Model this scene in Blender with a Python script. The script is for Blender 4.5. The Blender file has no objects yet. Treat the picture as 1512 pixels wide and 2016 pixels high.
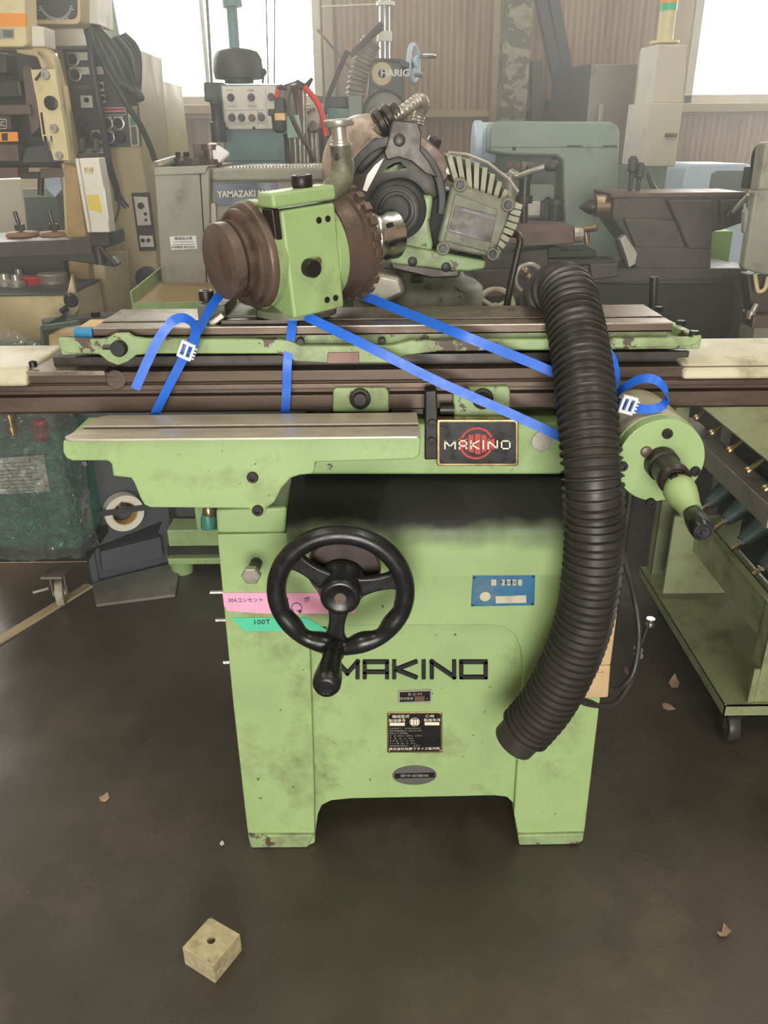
import bpy, bmesh, math, random
from mathutils import Vector, Matrix
random.seed(7)
PI = math.pi
R = math.radians
# ---------------------------------------------------------------- camera
FW, FH, FPX = 1512, 2016, 1570.0
PITCH, ROLL, CAMZ = R(24.7), R(0.55), 1.40
CAM = Vector((0, 0, CAMZ))
_f = Vector((0, math.cos(PITCH), -math.sin(PITCH)))
_r0 = Vector((1, 0, 0)); _u0 = Vector((0, math.sin(PITCH), math.cos(PITCH)))
_r = _r0 * math.cos(ROLL) - _u0 * math.sin(ROLL)
_u = _r0 * math.sin(ROLL) + _u0 * math.cos(ROLL)
sc = bpy.context.scene
col = sc.collection
cd = bpy.data.cameras.new('camera'); cam = bpy.data.objects.new('camera', cd); col.objects.link(cam)
cd.sensor_fit = 'HORIZONTAL'; cd.sensor_width = 36.0; cd.lens = 36.0 * FPX / FW
cd.clip_start = 0.05; cd.clip_end = 100
cam.matrix_world = Matrix(((_r.x, _u.x, -_f.x, CAM.x), (_r.y, _u.y, -_f.y, CAM.y), (_r.z, _u.z, -_f.z, CAM.z), (0, 0, 0, 1)))
sc.camera = cam
# ---------------------------------------------------------------- colour management, sky, fill lights
vs = sc.view_settings
vs.view_transform = 'Standard'; vs.look = 'None'; vs.gamma = 1.0; vs.use_curve_mapping = False
vs.exposure = 0.0
W = bpy.data.worlds.new('sky'); sc.world = W; W.use_nodes = True
bg = W.node_tree.nodes['Background']
bg.inputs[0].default_value = (1.0, 0.975, 0.915, 1); bg.inputs[1].default_value = 15.0
# thin haze added inside the shop to wash out the background (none outside, so the sky stays clear)
def haze(density, aniso, y0, y1):
    nt = W.node_tree; N = nt.nodes; L = nt.links
    vp = N.new('ShaderNodeVolumeScatter'); vp.inputs['Color'].default_value = (.98, .965, .93, 1); vp.inputs['Anisotropy'].default_value = aniso
    ge = N.new('ShaderNodeNewGeometry'); sp = N.new('ShaderNodeSeparateXYZ'); L.new(ge.outputs['Position'], sp.inputs[0])
    def step(sock, v, op):
        m = N.new('ShaderNodeMath'); m.operation = op; m.inputs[1].default_value = v; L.new(sock, m.inputs[0]); return m.outputs[0]
    def mul(a_, b_):
        m = N.new('ShaderNodeMath'); m.operation = 'MULTIPLY'; L.new(a_, m.inputs[0])
        if isinstance(b_, float): m.inputs[1].default_value = b_
        else: L.new(b_, m.inputs[1])
        return m.outputs[0]
    d = mul(step(sp.outputs[1], y0, 'GREATER_THAN'), step(sp.outputs[1], y1, 'LESS_THAN'))
    d = mul(d, step(sp.outputs[0], -5.0, 'GREATER_THAN')); d = mul(d, step(sp.outputs[0], 5.0, 'LESS_THAN')); d = mul(d, step(sp.outputs[2], 4.6, 'LESS_THAN'))
    L.new(mul(d, float(density)), vp.inputs['Density']); L.new(vp.outputs[0], N['World Output'].inputs['Volume'])
    W.cycles.homogeneous_volume = False; W.cycles.volume_step_size = 1.0; sc.cycles.volume_max_steps = 8
haze(.15, .45, 1.3, 5.5)
sc.cycles.max_bounces = 5; sc.cycles.diffuse_bounces = 3; sc.cycles.glossy_bounces = 3
sc.cycles.transparent_max_bounces = 8; sc.cycles.transmission_bounces = 3; sc.cycles.volume_bounces = 0
sc.cycles.use_denoising = True
sc.cycles.use_adaptive_sampling = True; sc.cycles.adaptive_threshold = 0.04
sc.cycles.sample_clamp_indirect = 6.0

def area(name, loc, rot, sx, sy, energy, colr=(1, 1, 1), portal=False):
    l = bpy.data.lights.new(name, 'AREA'); l.shape = 'RECTANGLE'; l.size = sx; l.size_y = sy
    l.energy = energy; l.color = colr
    if portal: l.cycles.is_portal = True
    o = bpy.data.objects.new(name, l); o.location = loc; o.rotation_euler = rot; col.objects.link(o)
    return o
for lx in (-1.7, 1.7):
    for ly in (-0.4, 2.6):
        area('overhead_fill_light', (lx, ly, 4.3), (0, 0, 0), 0.3, 2.2, 42, (1.0, 0.97, 0.86))  # added overhead fill, out of view, no fixture modelled

# ---------------------------------------------------------------- pixel -> place helpers (frame 1512 x 2016)
def ray(u, v):
    return _r * ((u - FW / 2) / FPX) + _u * ((FH / 2 - v) / FPX) + _f
def P(u, v, Y):
    d = ray(u, v); return CAM + d * (Y / d.y)
def PZ(u, v, z):
    d = ray(u, v); return CAM + d * ((z - CAMZ) / d.z)
def PX(u, v, x):
    d = ray(u, v); return CAM + d * (x / d.x)
def V(*a): return Vector(a)
def basis(ax):
    ax = Vector(ax).normalized()
    t = Vector((0, 0, 1)) if abs(ax.z) < 0.9 else Vector((1, 0, 0))
    e1 = t.cross(ax).normalized(); e2 = ax.cross(e1)
    return e1, e2, ax

# ---------------------------------------------------------------- mesh builder
RS = [1.0]   # size factor for round parts of machines that stand farther back
class M:
    def __init__(s, T=None): s.v = []; s.f = []; s.T = T
    def add(s, vs_, fs_):
        n = len(s.v)
        for p in vs_:
            p = Vector(p); s.v.append(s.T @ p if s.T is not None else p)
        s.f += [[n + i for i in f] for f in fs_]; return s
    def box(s, x0, x1, y0, y1, z0, z1):
        return s.add([(x0,y0,z0),(x1,y0,z0),(x1,y1,z0),(x0,y1,z0),(x0,y0,z1),(x1,y0,z1),(x1,y1,z1),(x0,y1,z1)],
                     [(0,3,2,1),(4,5,6,7),(0,1,5,4),(1,2,6,5),(2,3,7,6),(3,0,4,7)])
    def pbox(s, u0, v0, u1, v1, Y, d, floor=False, dz=0):
        um, vm = (u0+u1)/2, (v0+v1)/2
        z0 = 0.0 if floor else P(um, v1, Y).z
        return s.box(P(u0, vm, Y).x, P(u1, vm, Y).x, Y, Y+d, z0, P(um, v0, Y).z)
    def prism(s, pts, off):
        pts = [Vector(p) for p in pts]; off = Vector(off); n = len(pts)
        nrm = Vector((0,0,0))
        for i in range(n): nrm += pts[i].cross(pts[(i+1) % n])
        if nrm.dot(off) > 0: pts = pts[::-1]
        fs = [list(range(n)), list(range(2*n-1, n-1, -1))]
        fs += [[(i+1) % n, i, n+i, n+(i+1) % n] for i in range(n)]
        return s.add(pts + [p+off for p in pts], fs)
    def poly(s, px, Y, d, floor=False):
        pts = [P(u, v, Y) for u, v in px]
        if floor:
            for p in pts: p.z = max(p.z, 0.0)
        return s.prism(pts, (0, d, 0))
    def lathe(s, c, ax, prof, seg=32, caps=True):
        prof = [(t*RS[0], r*RS[0]) for t, r in prof]
        e1, e2, a = basis(ax); c = Vector(c); vs_ = []; fs = []; n = len(prof)
        for t, r in prof:
            for k in range(seg):
                w = 2*PI*k/seg
                vs_.append(c + a*t + (e1*math.cos(w) + e2*math.sin(w))*max(r, 1e-5))
        for i in range(n-1):
            for k in range(seg):
                k2 = (k+1) % seg
                fs.append((i*seg+k, i*seg+k2, (i+1)*seg+k2, (i+1)*seg+k))
        if caps:
            fs.append(list(range(seg-1, -1, -1))); fs.append([(n-1)*seg+k for k in range(seg)])
        return s.add(vs_, fs)
    def cyl(s, c, ax, r, h, seg=24, r2=None):
        return s.lathe(c, ax, [(0, r), (h, r if r2 is None else r2)], seg)
    def rod(s, a, b, r, seg=12, r2=None):
        a = Vector(a); b = Vector(b); return s.cyl(a, b-a, r, (b-a).length/RS[0], seg, r2)
    def tube(s, pts, r, seg=10, closed=False, caps=True):
        pts = [Vector(p) for p in pts]; n = len(pts)
        rr = [q*RS[0] for q in (r if isinstance(r, (list, tuple)) else [r]*n)]
        vs_ = []; fs = []; e1 = None
        for i, p in enumerate(pts):
            if closed: t = pts[(i+1) % n] - pts[i-1]
            else: t = pts[min(i+1, n-1)] - pts[max(i-1, 0)]
            t.normalize()
            if e1 is None: e1 = basis(t)[0]
            else: e1 = (e1 - t*e1.dot(t)).normalized()
            e2 = t.cross(e1)
            for k in range(seg):
                w = 2*PI*k/seg; vs_.append(p + (e1*math.cos(w)+e2*math.sin(w))*rr[i])
        m = n if closed else n-1
        for i in range(m):
            j = (i+1) % n
            for k in range(seg):
                k2 = (k+1) % seg; fs.append((i*seg+k, i*seg+k2, j*seg+k2, j*seg+k))
        if caps and not closed:
            fs.append(list(range(seg-1, -1, -1))); fs.append([(n-1)*seg+k for k in range(seg)])
        return s.add(vs_, fs)
    def ribbon(s, pts, wd, th):
        """pts: centre line, wd: half width vectors, th: thickness vectors"""
        n = len(pts); vs_ = []; fs = []
        for i in range(n):
            p = Vector(pts[i]); w = Vector(wd[i]); t = Vector(th[i])*0.5
            vs_ += [p-w-t, p+w-t, p+w+t, p-w+t]
        for i in range(n-1):
            for k in range(4):
                k2 = (k+1) % 4; fs.append((4*i+k, 4*i+k2, 4*i+4+k2, 4*i+4+k))
        fs += [(3,2,1,0), (4*n-4, 4*n-3, 4*n-2, 4*n-1)]
        return s.add(vs_, fs)
    def obb(s, c, ex, ey, ez, hx, hy, hz):
        c = Vector(c); ex, ey, ez = Vector(ex)*hx, Vector(ey)*hy, Vector(ez)*hz
        q = [(-1,-1,-1),(1,-1,-1),(1,1,-1),(-1,1,-1),(-1,-1,1),(1,-1,1),(1,1,1),(-1,1,1)]
        return s.add([c+ex*a+ey*b+ez*d for a, b, d in q], [(0,3,2,1),(4,5,6,7),(0,1,5,4),(1,2,6,5),(2,3,7,6),(3,0,4,7)])
    def bar(s, a, b, w, h, up=(0, 0, 1)):
        a = Vector(a); b = Vector(b); ex = (b-a); L = ex.length; ex.normalize()
        ey = Vector(up).cross(ex).normalized(); ez = ex.cross(ey)
        return s.obb((a+b)/2, ex, ey, ez, L/2, w/2, h/2)
    def done(s, name, mat, parent=None, bevel=0.0, smooth=35, label=None, kind=None, seg=2, sub=0):
        org = origin_of(parent) if parent is not None else None
        if org is None:
            if s.v:
                xs = [p.x for p in s.v]; ys = [p.y for p in s.v]; zs = [p.z for p in s.v]
                org = Vector(((min(xs)+max(xs))/2, (min(ys)+max(ys))/2, min(zs)))
            else: org = Vector((0,0,0))
        me = bpy.data.meshes.new(name)
        me.from_pydata([tuple(p-org) for p in s.v], [], s.f); me.update()
        bm = bmesh.new(); bm.from_mesh(me); bmesh.ops.recalc_face_normals(bm, faces=bm.faces[:]); bm.to_mesh(me); bm.free()
        for p in me.polygons: p.use_smooth = True
        if bevel <= 0: me.set_sharp_from_angle(angle=R(smooth))
        o = bpy.data.objects.new(name, me); col.objects.link(o)
        me.materials.append(MAT[mat] if isinstance(mat, str) else mat)
        if bevel > 0:
            b = o.modifiers.new('bevel', 'BEVEL'); b.width = bevel; b.segments = seg; b.limit_method = 'ANGLE'; b.angle_limit = R(30)
            b.harden_normals = True; b.use_clamp_overlap = True
            me.set_sharp_from_angle(angle=R(60))
        if sub:
            b = o.modifiers.new('sub', 'SUBSURF'); b.levels = sub; b.render_levels = sub
        if parent is not None: o.parent = parent
        else: o.location = org
        ORG[o.name] = org
        if label: o['label'] = label
        if kind: o['kind'] = kind
        return o
ORG = {}
def origin_of(o): return ORG[o.name]
def thing(name, label, cat, loc, group=None):
    o = bpy.data.objects.new(name, None); col.objects.link(o); o.location = loc; o.empty_display_size = 0.1
    o['label'] = label; o['category'] = cat
    if group: o['group'] = group
    ORG[o.name] = Vector(loc); return o
def tag(o, label, cat, group=None):
    o['label'] = label; o['category'] = cat
    if group: o['group'] = group
    return o
def copy_thing(root, loc, label=None):
    def rec(o, par):
        c = o.copy(); col.objects.link(c); c.parent = par; ORG[c.name] = ORG[o.name]
        for ch in [x for x in bpy.data.objects if x.parent == o]: rec(ch, c)
        return c
    r = rec(root, None); r.location = loc; ORG[r.name] = Vector(loc)
    if label: r['label'] = label
    return r
def txt(s, org, xd, zd, size, mat, parent, name='lettering', align='CENTER', ext=0.0004, sx=1.0, bold=0.0):
    """flat lettering: org = centre (or left) of the line, xd = reading direction, zd = up"""
    cu = bpy.data.curves.new('t', 'FONT'); cu.body = s; cu.size = size; cu.align_x = align; cu.align_y = 'CENTER'
    cu.extrude = ext; cu.resolution_u = 2; cu.offset = bold
    ob = bpy.data.objects.new('t', cu); col.objects.link(ob)
    bpy.context.view_layer.update()
    me = bpy.data.meshes.new_from_object(ob.evaluated_get(bpy.context.evaluated_depsgraph_get()))
    bpy.data.objects.remove(ob); bpy.data.curves.remove(cu)
    xd = Vector(xd).normalized(); zd = Vector(zd); zd = (zd - xd*zd.dot(xd)).normalized(); nd = xd.cross(zd)
    po = origin_of(parent)
    for vt in me.vertices: vt.co = Vector(org) + xd*vt.co.x*sx + zd*vt.co.y + nd*vt.co.z - po
    me.materials.clear(); me.materials.append(MAT[mat])
    o = bpy.data.objects.new(name, me); col.objects.link(o); o.parent = parent; ORG[o.name] = po
    return o
def curve(pts, n=8):
    """Catmull-Rom through points (each a tuple of floats)"""
    pts = [tuple(p) for p in pts]; q = [pts[0]] + pts + [pts[-1]]; out = []
    for i in range(1, len(q)-2):
        for k in range(n):
            t = k/n
            out.append(tuple(0.5*((2*b)+(-a+c)*t+(2*a-5*b+4*c-d)*t*t+(-a+3*b-3*c+d)*t**3)
                             for a, b, c, d in zip(q[i-1], q[i], q[i+1], q[i+2])))
    out.append(pts[-1]); return out
def rrect(u0, v0, u1, v1, r, n=5):
    """rounded rectangle in pixels"""
    out = []
    for cx, cy, a0 in ((u1-r, v0+r, -90), (u1-r, v1-r, 0), (u0+r, v1-r, 90), (u0+r, v0+r, 180)):
        for k in range(n+1):
            w = R(a0 + 90*k/n); out.append((cx+r*math.cos(w), cy+r*math.sin(w)))
    return out
def bolt(parent, c, ax, r, h, name='bolt', mat='black_steel', sock=True, hexa=False):
    m = M(); m.lathe(c, ax, [(0, r), (h*.85, r), (h, r*.88)] + ([(h, r*.5), (h*.5, r*.5)] if sock else []), 6 if hexa else 16)
    return m.done(name, mat, parent, smooth=40)
# ---------------------------------------------------------------- materials
MAT = {}
def lin(c):
    return tuple((x/255/12.92 if x/255 <= .04045 else ((x/255+.055)/1.055)**2.4) for x in c)
def mat(name, rgb, rough=0.5, metal=0.0, var=0.12, scale=9.0, dirt=None, damt=0.0, dscale=14.0, chips=None, camt=0.0, cscale=22.0,
        bump=0.0, bscale=160.0, stretch=(1, 1, 1), rvar=0.12, alpha=1.0, spec=0.5, coat=0.0):
    m = bpy.data.materials.new(name); m.use_nodes = True; nt = m.node_tree; N = nt.nodes; L = nt.links
    b = N['Principled BSDF']; b.inputs['Metallic'].default_value = metal
    b.inputs['Specular IOR Level'].default_value = spec; b.inputs['Coat Weight'].default_value = coat
    if alpha < 1: b.inputs['Alpha'].default_value = alpha
    tc = N.new('ShaderNodeTexCoord'); mp = N.new('ShaderNodeMapping'); mp.inputs['Scale'].default_value = stretch
    L.new(tc.outputs['Object'], mp.inputs[0])
    def noise(s, det=4, rgh=.6):
        n = N.new('ShaderNodeTexNoise'); n.inputs['Scale'].default_value = s; n.inputs['Detail'].default_value = det
        n.inputs['Roughness'].default_value = rgh; L.new(mp.outputs[0], n.inputs['Vector']); return n.outputs[0]
    def ramp(src, a, c):
        r = N.new('ShaderNodeMapRange'); r.inputs[1].default_value = a; r.inputs[2].default_value = c; r.clamp = True
        L.new(src, r.inputs[0]); return r.outputs[0]
    def mix(fac, a, c):
        x = N.new('ShaderNodeMix'); x.data_type = 'RGBA'
        if isinstance(fac, float): x.inputs[0].default_value = fac
        else: L.new(fac, x.inputs[0])
        for s, q in ((6, a), (7, c)):
            if isinstance(q, tuple): x.inputs[s].default_value = (*q, 1)
            else: L.new(q, x.inputs[s])
        return x.outputs[2]
    c0 = lin(rgb); n1 = noise(scale)
    lo = tuple(x*(1-var) for x in c0); hi = tuple(min(1, x*(1+var)) for x in c0)
    cc = mix(ramp(n1, .3, .7), lo, hi)
    if dirt:
        cc = mix(ramp(noise(dscale, 6, .7), .63-damt*.36, .84-damt*.3), cc, lin(dirt))
    if chips:
        cc = mix(ramp(noise(cscale, 5, .65), .69-camt*.35, .715-camt*.35), cc, lin(chips))
    L.new(cc, b.inputs['Base Color'])
    rr = N.new('ShaderNodeMapRange'); rr.inputs[1].default_value = .3; rr.inputs[2].default_value = .7
    rr.inputs[3].default_value = max(.03, rough-rvar); rr.inputs[4].default_value = min(1, rough+rvar)
    L.new(noise(scale*2.3), rr.inputs[0]); L.new(rr.outputs[0], b.inputs['Roughness'])
    if bump > 0:
        bp = N.new('ShaderNodeBump'); bp.inputs['Strength'].default_value = bump; bp.inputs['Distance'].default_value = .002
        L.new(noise(bscale, 3), bp.inputs['Height']); L.new(bp.outputs[0], b.inputs['Normal'])
    MAT[name] = m; return m
mat('green_paint', (153, 180, 122), .48, var=.11, scale=6, dirt=(118, 126, 84), damt=.30, dscale=6, chips=(70, 66, 50), camt=.05, cscale=55, bump=.08, bscale=90)
mat('green_worn', (150, 174, 122), .5, var=.14, scale=9, dirt=(104, 104, 82), damt=.5, dscale=9, chips=(84, 70, 60), camt=.32, cscale=16, bump=.1, bscale=90)
mat('green_dirty', (120, 124, 100), .5, var=.2, scale=12, dirt=(64, 62, 54), damt=.6, dscale=12, chips=(50, 46, 40), camt=.15, cscale=20)
mat('fin_paint', (146, 148, 122), .5, var=.15, scale=14, dirt=(96, 92, 76), damt=.4)
mat('brown_steel', (96, 82, 72), .42, .55, var=.14, scale=7, dirt=(66, 56, 48), damt=.3, dscale=8, stretch=(.5, 1, 2))
mat('worn_steel', (150, 140, 128), .36, .75, var=.12, scale=22, dirt=(112, 98, 84), damt=.45, dscale=16, stretch=(.6, 1, 1), rvar=.1)
mat('bright_steel', (206, 198, 182), .40, .5, var=.08, scale=22, dirt=(160, 150, 132), damt=.12, dscale=22, stretch=(.35, 1, 1))
mat('chrome', (205, 205, 205), .2, 1.0, var=.05)
mat('dark_steel', (70, 66, 62), .42, .6, var=.2, dirt=(46, 42, 38), damt=.3)
mat('black_steel', (46, 44, 43), .42, .4, var=.2)
mat('black_plastic', (30, 30, 31), .32, var=.15, scale=20)
mat('black_rubber', (54, 52, 49), .45, var=.2, scale=12, dirt=(66, 62, 58), damt=.25, dscale=9)
mat('black_gap', (14, 14, 14), .8)
mat('rust_brown', (106, 90, 80), .45, .4, var=.18, dirt=(62, 48, 40), damt=.35)
mat('bronze', (150, 128, 100), .35, .7, var=.15, scale=20)
mat('guard_tan', (192, 174, 158), .45, .35, var=.12, scale=10, dirt=(110, 92, 82), damt=.4)
mat('tape_core', (216, 176, 100), .5)
mat('brass', (182, 162, 118), .28, .9, var=.05)
mat('brown_plate', (112, 84, 74), .45, .3, var=.12)
mat('beige', (204, 186, 142), .5, var=.07, scale=4, dirt=(150, 134, 100), damt=.25, dscale=5)
mat('beige_stained', (176, 148, 96), .5, var=.12, dirt=(124, 86, 48), damt=.5, dscale=6)
mat('cream', (214, 200, 152), .5, var=.06, dirt=(150, 130, 90), damt=.15)
mat('cream_worn', (196, 190, 165), .5, var=.1, scale=8, dirt=(128, 120, 96), damt=.35, dscale=10)
mat('offwhite', (226, 222, 208), .5, var=.05, dirt=(180, 170, 150), damt=.15)
mat('white', (236, 236, 232), .45, var=.03)
mat('white_print', (228, 222, 200), .5, var=.03)
mat('grey_print', (150, 146, 134), .5, var=.05)
mat('orange', (236, 150, 40), .5, var=.06)
mat('grey_green', (138, 148, 132), .45, var=.08, scale=4, dirt=(96, 96, 82), damt=.25, dscale=6)
mat('sage', (134, 152, 138), .42, var=.05, scale=3, dirt=(104, 112, 98), damt=.18)
mat('sage_dark', (92, 104, 94), .5, var=.08)
mat('grey_cab', (150, 148, 134), .5, var=.08, scale=4, dirt=(96, 88, 74), damt=.3, dscale=7)
mat('teal', (112, 146, 144), .45, var=.06, dirt=(90, 100, 94), damt=.2)
mat('teal_dark', (66, 86, 80), .5, var=.1, dirt=(46, 52, 48), damt=.25)
mat('teal_deep', (62, 140, 122), .4, var=.15, dirt=(20, 50, 46), damt=.3)
mat('plate_grey', (104, 104, 100), .45, .3, var=.06)
mat('slate', (80, 84, 88), .5, var=.06, scale=3)
mat('navy_plate', (84, 90, 104), .4, .2, var=.06)
mat('stainless', (140, 132, 122), .38, .5, var=.15, scale=3)
mat('warm_grey', (196, 188, 168), .5, var=.06, scale=4)
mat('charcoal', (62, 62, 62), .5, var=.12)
mat('dark_brown', (64, 52, 48), .5, .2, var=.2, dirt=(40, 34, 32), damt=.4)
mat('lathe_dark', (82, 77, 71), .5, .3, var=.14, scale=5, dirt=(48, 44, 42), damt=.3)
mat('pale_blue', (196, 214, 230), .4, var=.04)
mat('red', (176, 52, 44), .45, var=.08)
mat('red_hose', (226, 60, 50), .4, var=.06)
mat('blue_strap', (36, 104, 214), .38, var=.05, scale=30, bump=.15, bscale=700)
mat('blue_tape', (46, 132, 178), .4, var=.1)
mat('blue_plate', (58, 112, 150), .42, .2, var=.1, scale=20, dirt=(110, 130, 136), damt=.3)
mat('pink_tape', (236, 166, 196), .55, var=.04, scale=30)
mat('green_tape', (84, 196, 158), .45, var=.06, scale=30)
mat('ink_blue', (36, 44, 120), .6)
mat('ink_black', (22, 22, 22), .6)
mat('wood', (200, 172, 122), .6, var=.15, scale=10, stretch=(1, 6, 6))
mat('wood_dark', (150, 110, 76), .6, var=.15, scale=8, stretch=(.4, 6, 6))
mat('switch_beige', (190, 164, 124), .5, var=.06)
mat('leaf', (178, 150, 122), .7, var=.2, scale=40)
mat('clear_buckle', (225, 232, 240), .25, var=.03, alpha=.85)
mat('yellow_note', (226, 200, 84), .6, var=.06)
mat('green_bin', (128, 160, 78), .5, var=.05)
mat('teal_light', (160, 190, 180), .5, var=.05)
mat('amber', (210, 160, 60), .25, var=.05, alpha=.9)
mat('cart_green', (150, 158, 118), .42, .15, var=.08, scale=5, dirt=(104, 96, 66), damt=.35, dscale=9)
mat('cast_block', (200, 188, 152), .45, .35, var=.22, scale=45, dirt=(120, 112, 90), damt=.3, dscale=30, bump=.3, bscale=200)
mat('concrete_old', (120, 118, 110), .8, var=.25, scale=12)
mat('aluminium', (176, 172, 160), .4, .6, var=.12, scale=14, dirt=(120, 112, 98), damt=.3)

def mat_floor():
    m = mat('floor', (74, 69, 60), .36, var=.3, scale=2.2, dirt=(98, 90, 74), damt=.24, dscale=3.0, chips=(140, 130, 108), camt=-.05, cscale=30, bump=.25, bscale=60, rvar=.14)
    return m
mat_floor()
def mat_pillar():
    return mat('pillar_mottled', (168, 166, 140), .6, var=.12, scale=8, dirt=(150, 140, 108), damt=.5, dscale=6, chips=(104, 100, 78), camt=.55, cscale=14)
mat_pillar()
mat('corrugated', (188, 158, 128), .5, .1, var=.1, scale=1.2, dirt=(140, 116, 92), damt=.35, dscale=2.0, stretch=(3, 1, .4))
mat('girt', (150, 118, 90), .6, var=.15, scale=5)
mat('girt_pale', (186, 168, 132), .6, var=.12, scale=5)
mat('frame_white', (210, 204, 190), .5, var=.05)
mat('perforated', (150, 128, 92), .6, .2, var=.25, scale=260)
# black covering and saddle shadow painted into the slope colour, fading over its nose
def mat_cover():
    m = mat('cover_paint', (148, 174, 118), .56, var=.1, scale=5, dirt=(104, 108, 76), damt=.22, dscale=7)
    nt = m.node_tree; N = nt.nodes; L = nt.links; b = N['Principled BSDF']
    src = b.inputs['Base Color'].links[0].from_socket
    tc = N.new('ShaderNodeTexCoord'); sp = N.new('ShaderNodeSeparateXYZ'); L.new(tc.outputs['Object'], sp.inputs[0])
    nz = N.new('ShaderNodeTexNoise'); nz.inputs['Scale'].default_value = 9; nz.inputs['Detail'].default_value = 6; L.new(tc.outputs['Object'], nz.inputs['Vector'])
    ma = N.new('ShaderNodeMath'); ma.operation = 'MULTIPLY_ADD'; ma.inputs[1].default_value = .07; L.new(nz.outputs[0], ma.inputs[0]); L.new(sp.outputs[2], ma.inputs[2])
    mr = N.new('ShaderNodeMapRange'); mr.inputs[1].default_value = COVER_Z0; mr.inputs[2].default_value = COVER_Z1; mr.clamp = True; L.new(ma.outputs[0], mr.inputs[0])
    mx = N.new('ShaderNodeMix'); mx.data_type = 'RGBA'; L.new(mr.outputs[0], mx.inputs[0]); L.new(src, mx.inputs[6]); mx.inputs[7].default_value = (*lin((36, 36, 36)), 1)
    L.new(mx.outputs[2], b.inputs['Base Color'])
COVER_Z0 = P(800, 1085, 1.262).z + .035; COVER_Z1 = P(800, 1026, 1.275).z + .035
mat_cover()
def mat_plastic():
    m = bpy.data.materials.new('clear_plastic'); m.use_nodes = True; nt = m.node_tree; N = nt.nodes; L = nt.links
    N.remove(N['Principled BSDF']); out = N['Material Output']
    t = N.new('ShaderNodeBsdfTransparent'); t.inputs[0].default_value = (.93, .96, .95, 1)
    g = N.new('ShaderNodeBsdfGlossy'); g.inputs['Roughness'].default_value = .07
    d = N.new('ShaderNodeBsdfTranslucent'); d.inputs[0].default_value = (.9, .92, .92, 1)
    fr = N.new('ShaderNodeFresnel'); fr.inputs[0].default_value = 1.5
    tc = N.new('ShaderNodeTexCoord'); nz = N.new('ShaderNodeTexNoise'); nz.inputs['Scale'].default_value = 22; nz.inputs['Detail'].default_value = 2; nz.inputs['Distortion'].default_value = 2.5
    L.new(tc.outputs['Object'], nz.inputs['Vector'])
    bp = N.new('ShaderNodeBump'); bp.inputs['Strength'].default_value = 1.0; bp.inputs['Distance'].default_value = .05; L.new(nz.outputs[0], bp.inputs['Height'])
    L.new(bp.outputs[0], g.inputs['Normal']); L.new(bp.outputs[0], fr.inputs['Normal'])
    df = N.new('ShaderNodeBsdfDiffuse'); df.inputs[0].default_value = (.85, .9, .9, 1)
    m0 = N.new('ShaderNodeMixShader'); m0.inputs[0].default_value = .5; L.new(d.outputs[0], m0.inputs[1]); L.new(df.outputs[0], m0.inputs[2])
    m1 = N.new('ShaderNodeMixShader'); m1.inputs[0].default_value = .12; L.new(t.outputs[0], m1.inputs[1]); L.new(m0.outputs[0], m1.inputs[2])
    ad = N.new('ShaderNodeMath'); ad.operation = 'ADD'; ad.inputs[1].default_value = .03; ad.use_clamp = True; L.new(fr.outputs[0], ad.inputs[0])
    m2 = N.new('ShaderNodeMixShader'); L.new(ad.outputs[0], m2.inputs[0]); L.new(m1.outputs[0], m2.inputs[1]); L.new(g.outputs[0], m2.inputs[2])
    L.new(m2.outputs[0], out.inputs[0]); MAT['clear_plastic'] = m
mat_plastic()
def mat_pane():
    m = bpy.data.materials.new('window_pane'); m.use_nodes = True; nt = m.node_tree; N = nt.nodes; L = nt.links
    N.remove(N['Principled BSDF']); out = N['Material Output']
    t = N.new('ShaderNodeBsdfTransparent'); t.inputs[0].default_value = (.95, .96, .95, 1)
    d = N.new('ShaderNodeBsdfTranslucent'); d.inputs[0].default_value = (.95, .95, .95, 1)
    x = N.new('ShaderNodeMixShader'); x.inputs[0].default_value = .25; L.new(t.outputs[0], x.inputs[1]); L.new(d.outputs[0], x.inputs[2])
    L.new(x.outputs[0], out.inputs[0]); MAT['window_pane'] = m
mat_pane()
# ---------------------------------------------------------------- the setting
WY = 5.6; CEIL = 4.6; WX0, WX1 = -5.0, 5.0; FY = -3.5
M().box(WX0, WX1, FY, WY+.1, -.1, 0).done('floor', 'floor', kind='structure')
M().box(WX0, WX1, FY, WY+.1, CEIL, CEIL+.1).done('ceiling', 'girt_pale', kind='structure')
M().box(WX0-.1, WX0, FY, WY+.1, 0, CEIL).done('wall_left', 'corrugated', kind='structure')
M().box(WX1, WX1+.1, FY, WY+.1, 0, CEIL).done('wall_right', 'corrugated', kind='structure')
for a_ in ((WX0, -1.2, 0, CEIL), (1.2, WX1, 0, CEIL), (-1.2, 1.2, 2.3, CEIL)):
    M().box(a_[0], a_[1], FY-.1, FY, a_[2], a_[3]).done('added_front_wall', 'corrugated', kind='structure')  # unseen wall added to hold back light; opening sized for front fill
area('fill_opening_portal', (0, FY-.15, 1.15), (R(90), 0, 0), 2.4, 2.3, 1, portal=True)
xl0, xl1 = -4.4, P(634, 120, WY).x
xr0, xr1 = P(1352, 120, WY).x, 4.6
zs_ = P(400, 208, WY).z; zr_ = P(1430, 204, WY).z; zt = 3.5
wb = bpy.data.objects.new('wall_back', None); col.objects.link(wb); wb.location = (0, WY, 0); wb['kind'] = 'structure'; ORG['wall_back'] = Vector((0, WY, 0))
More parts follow.
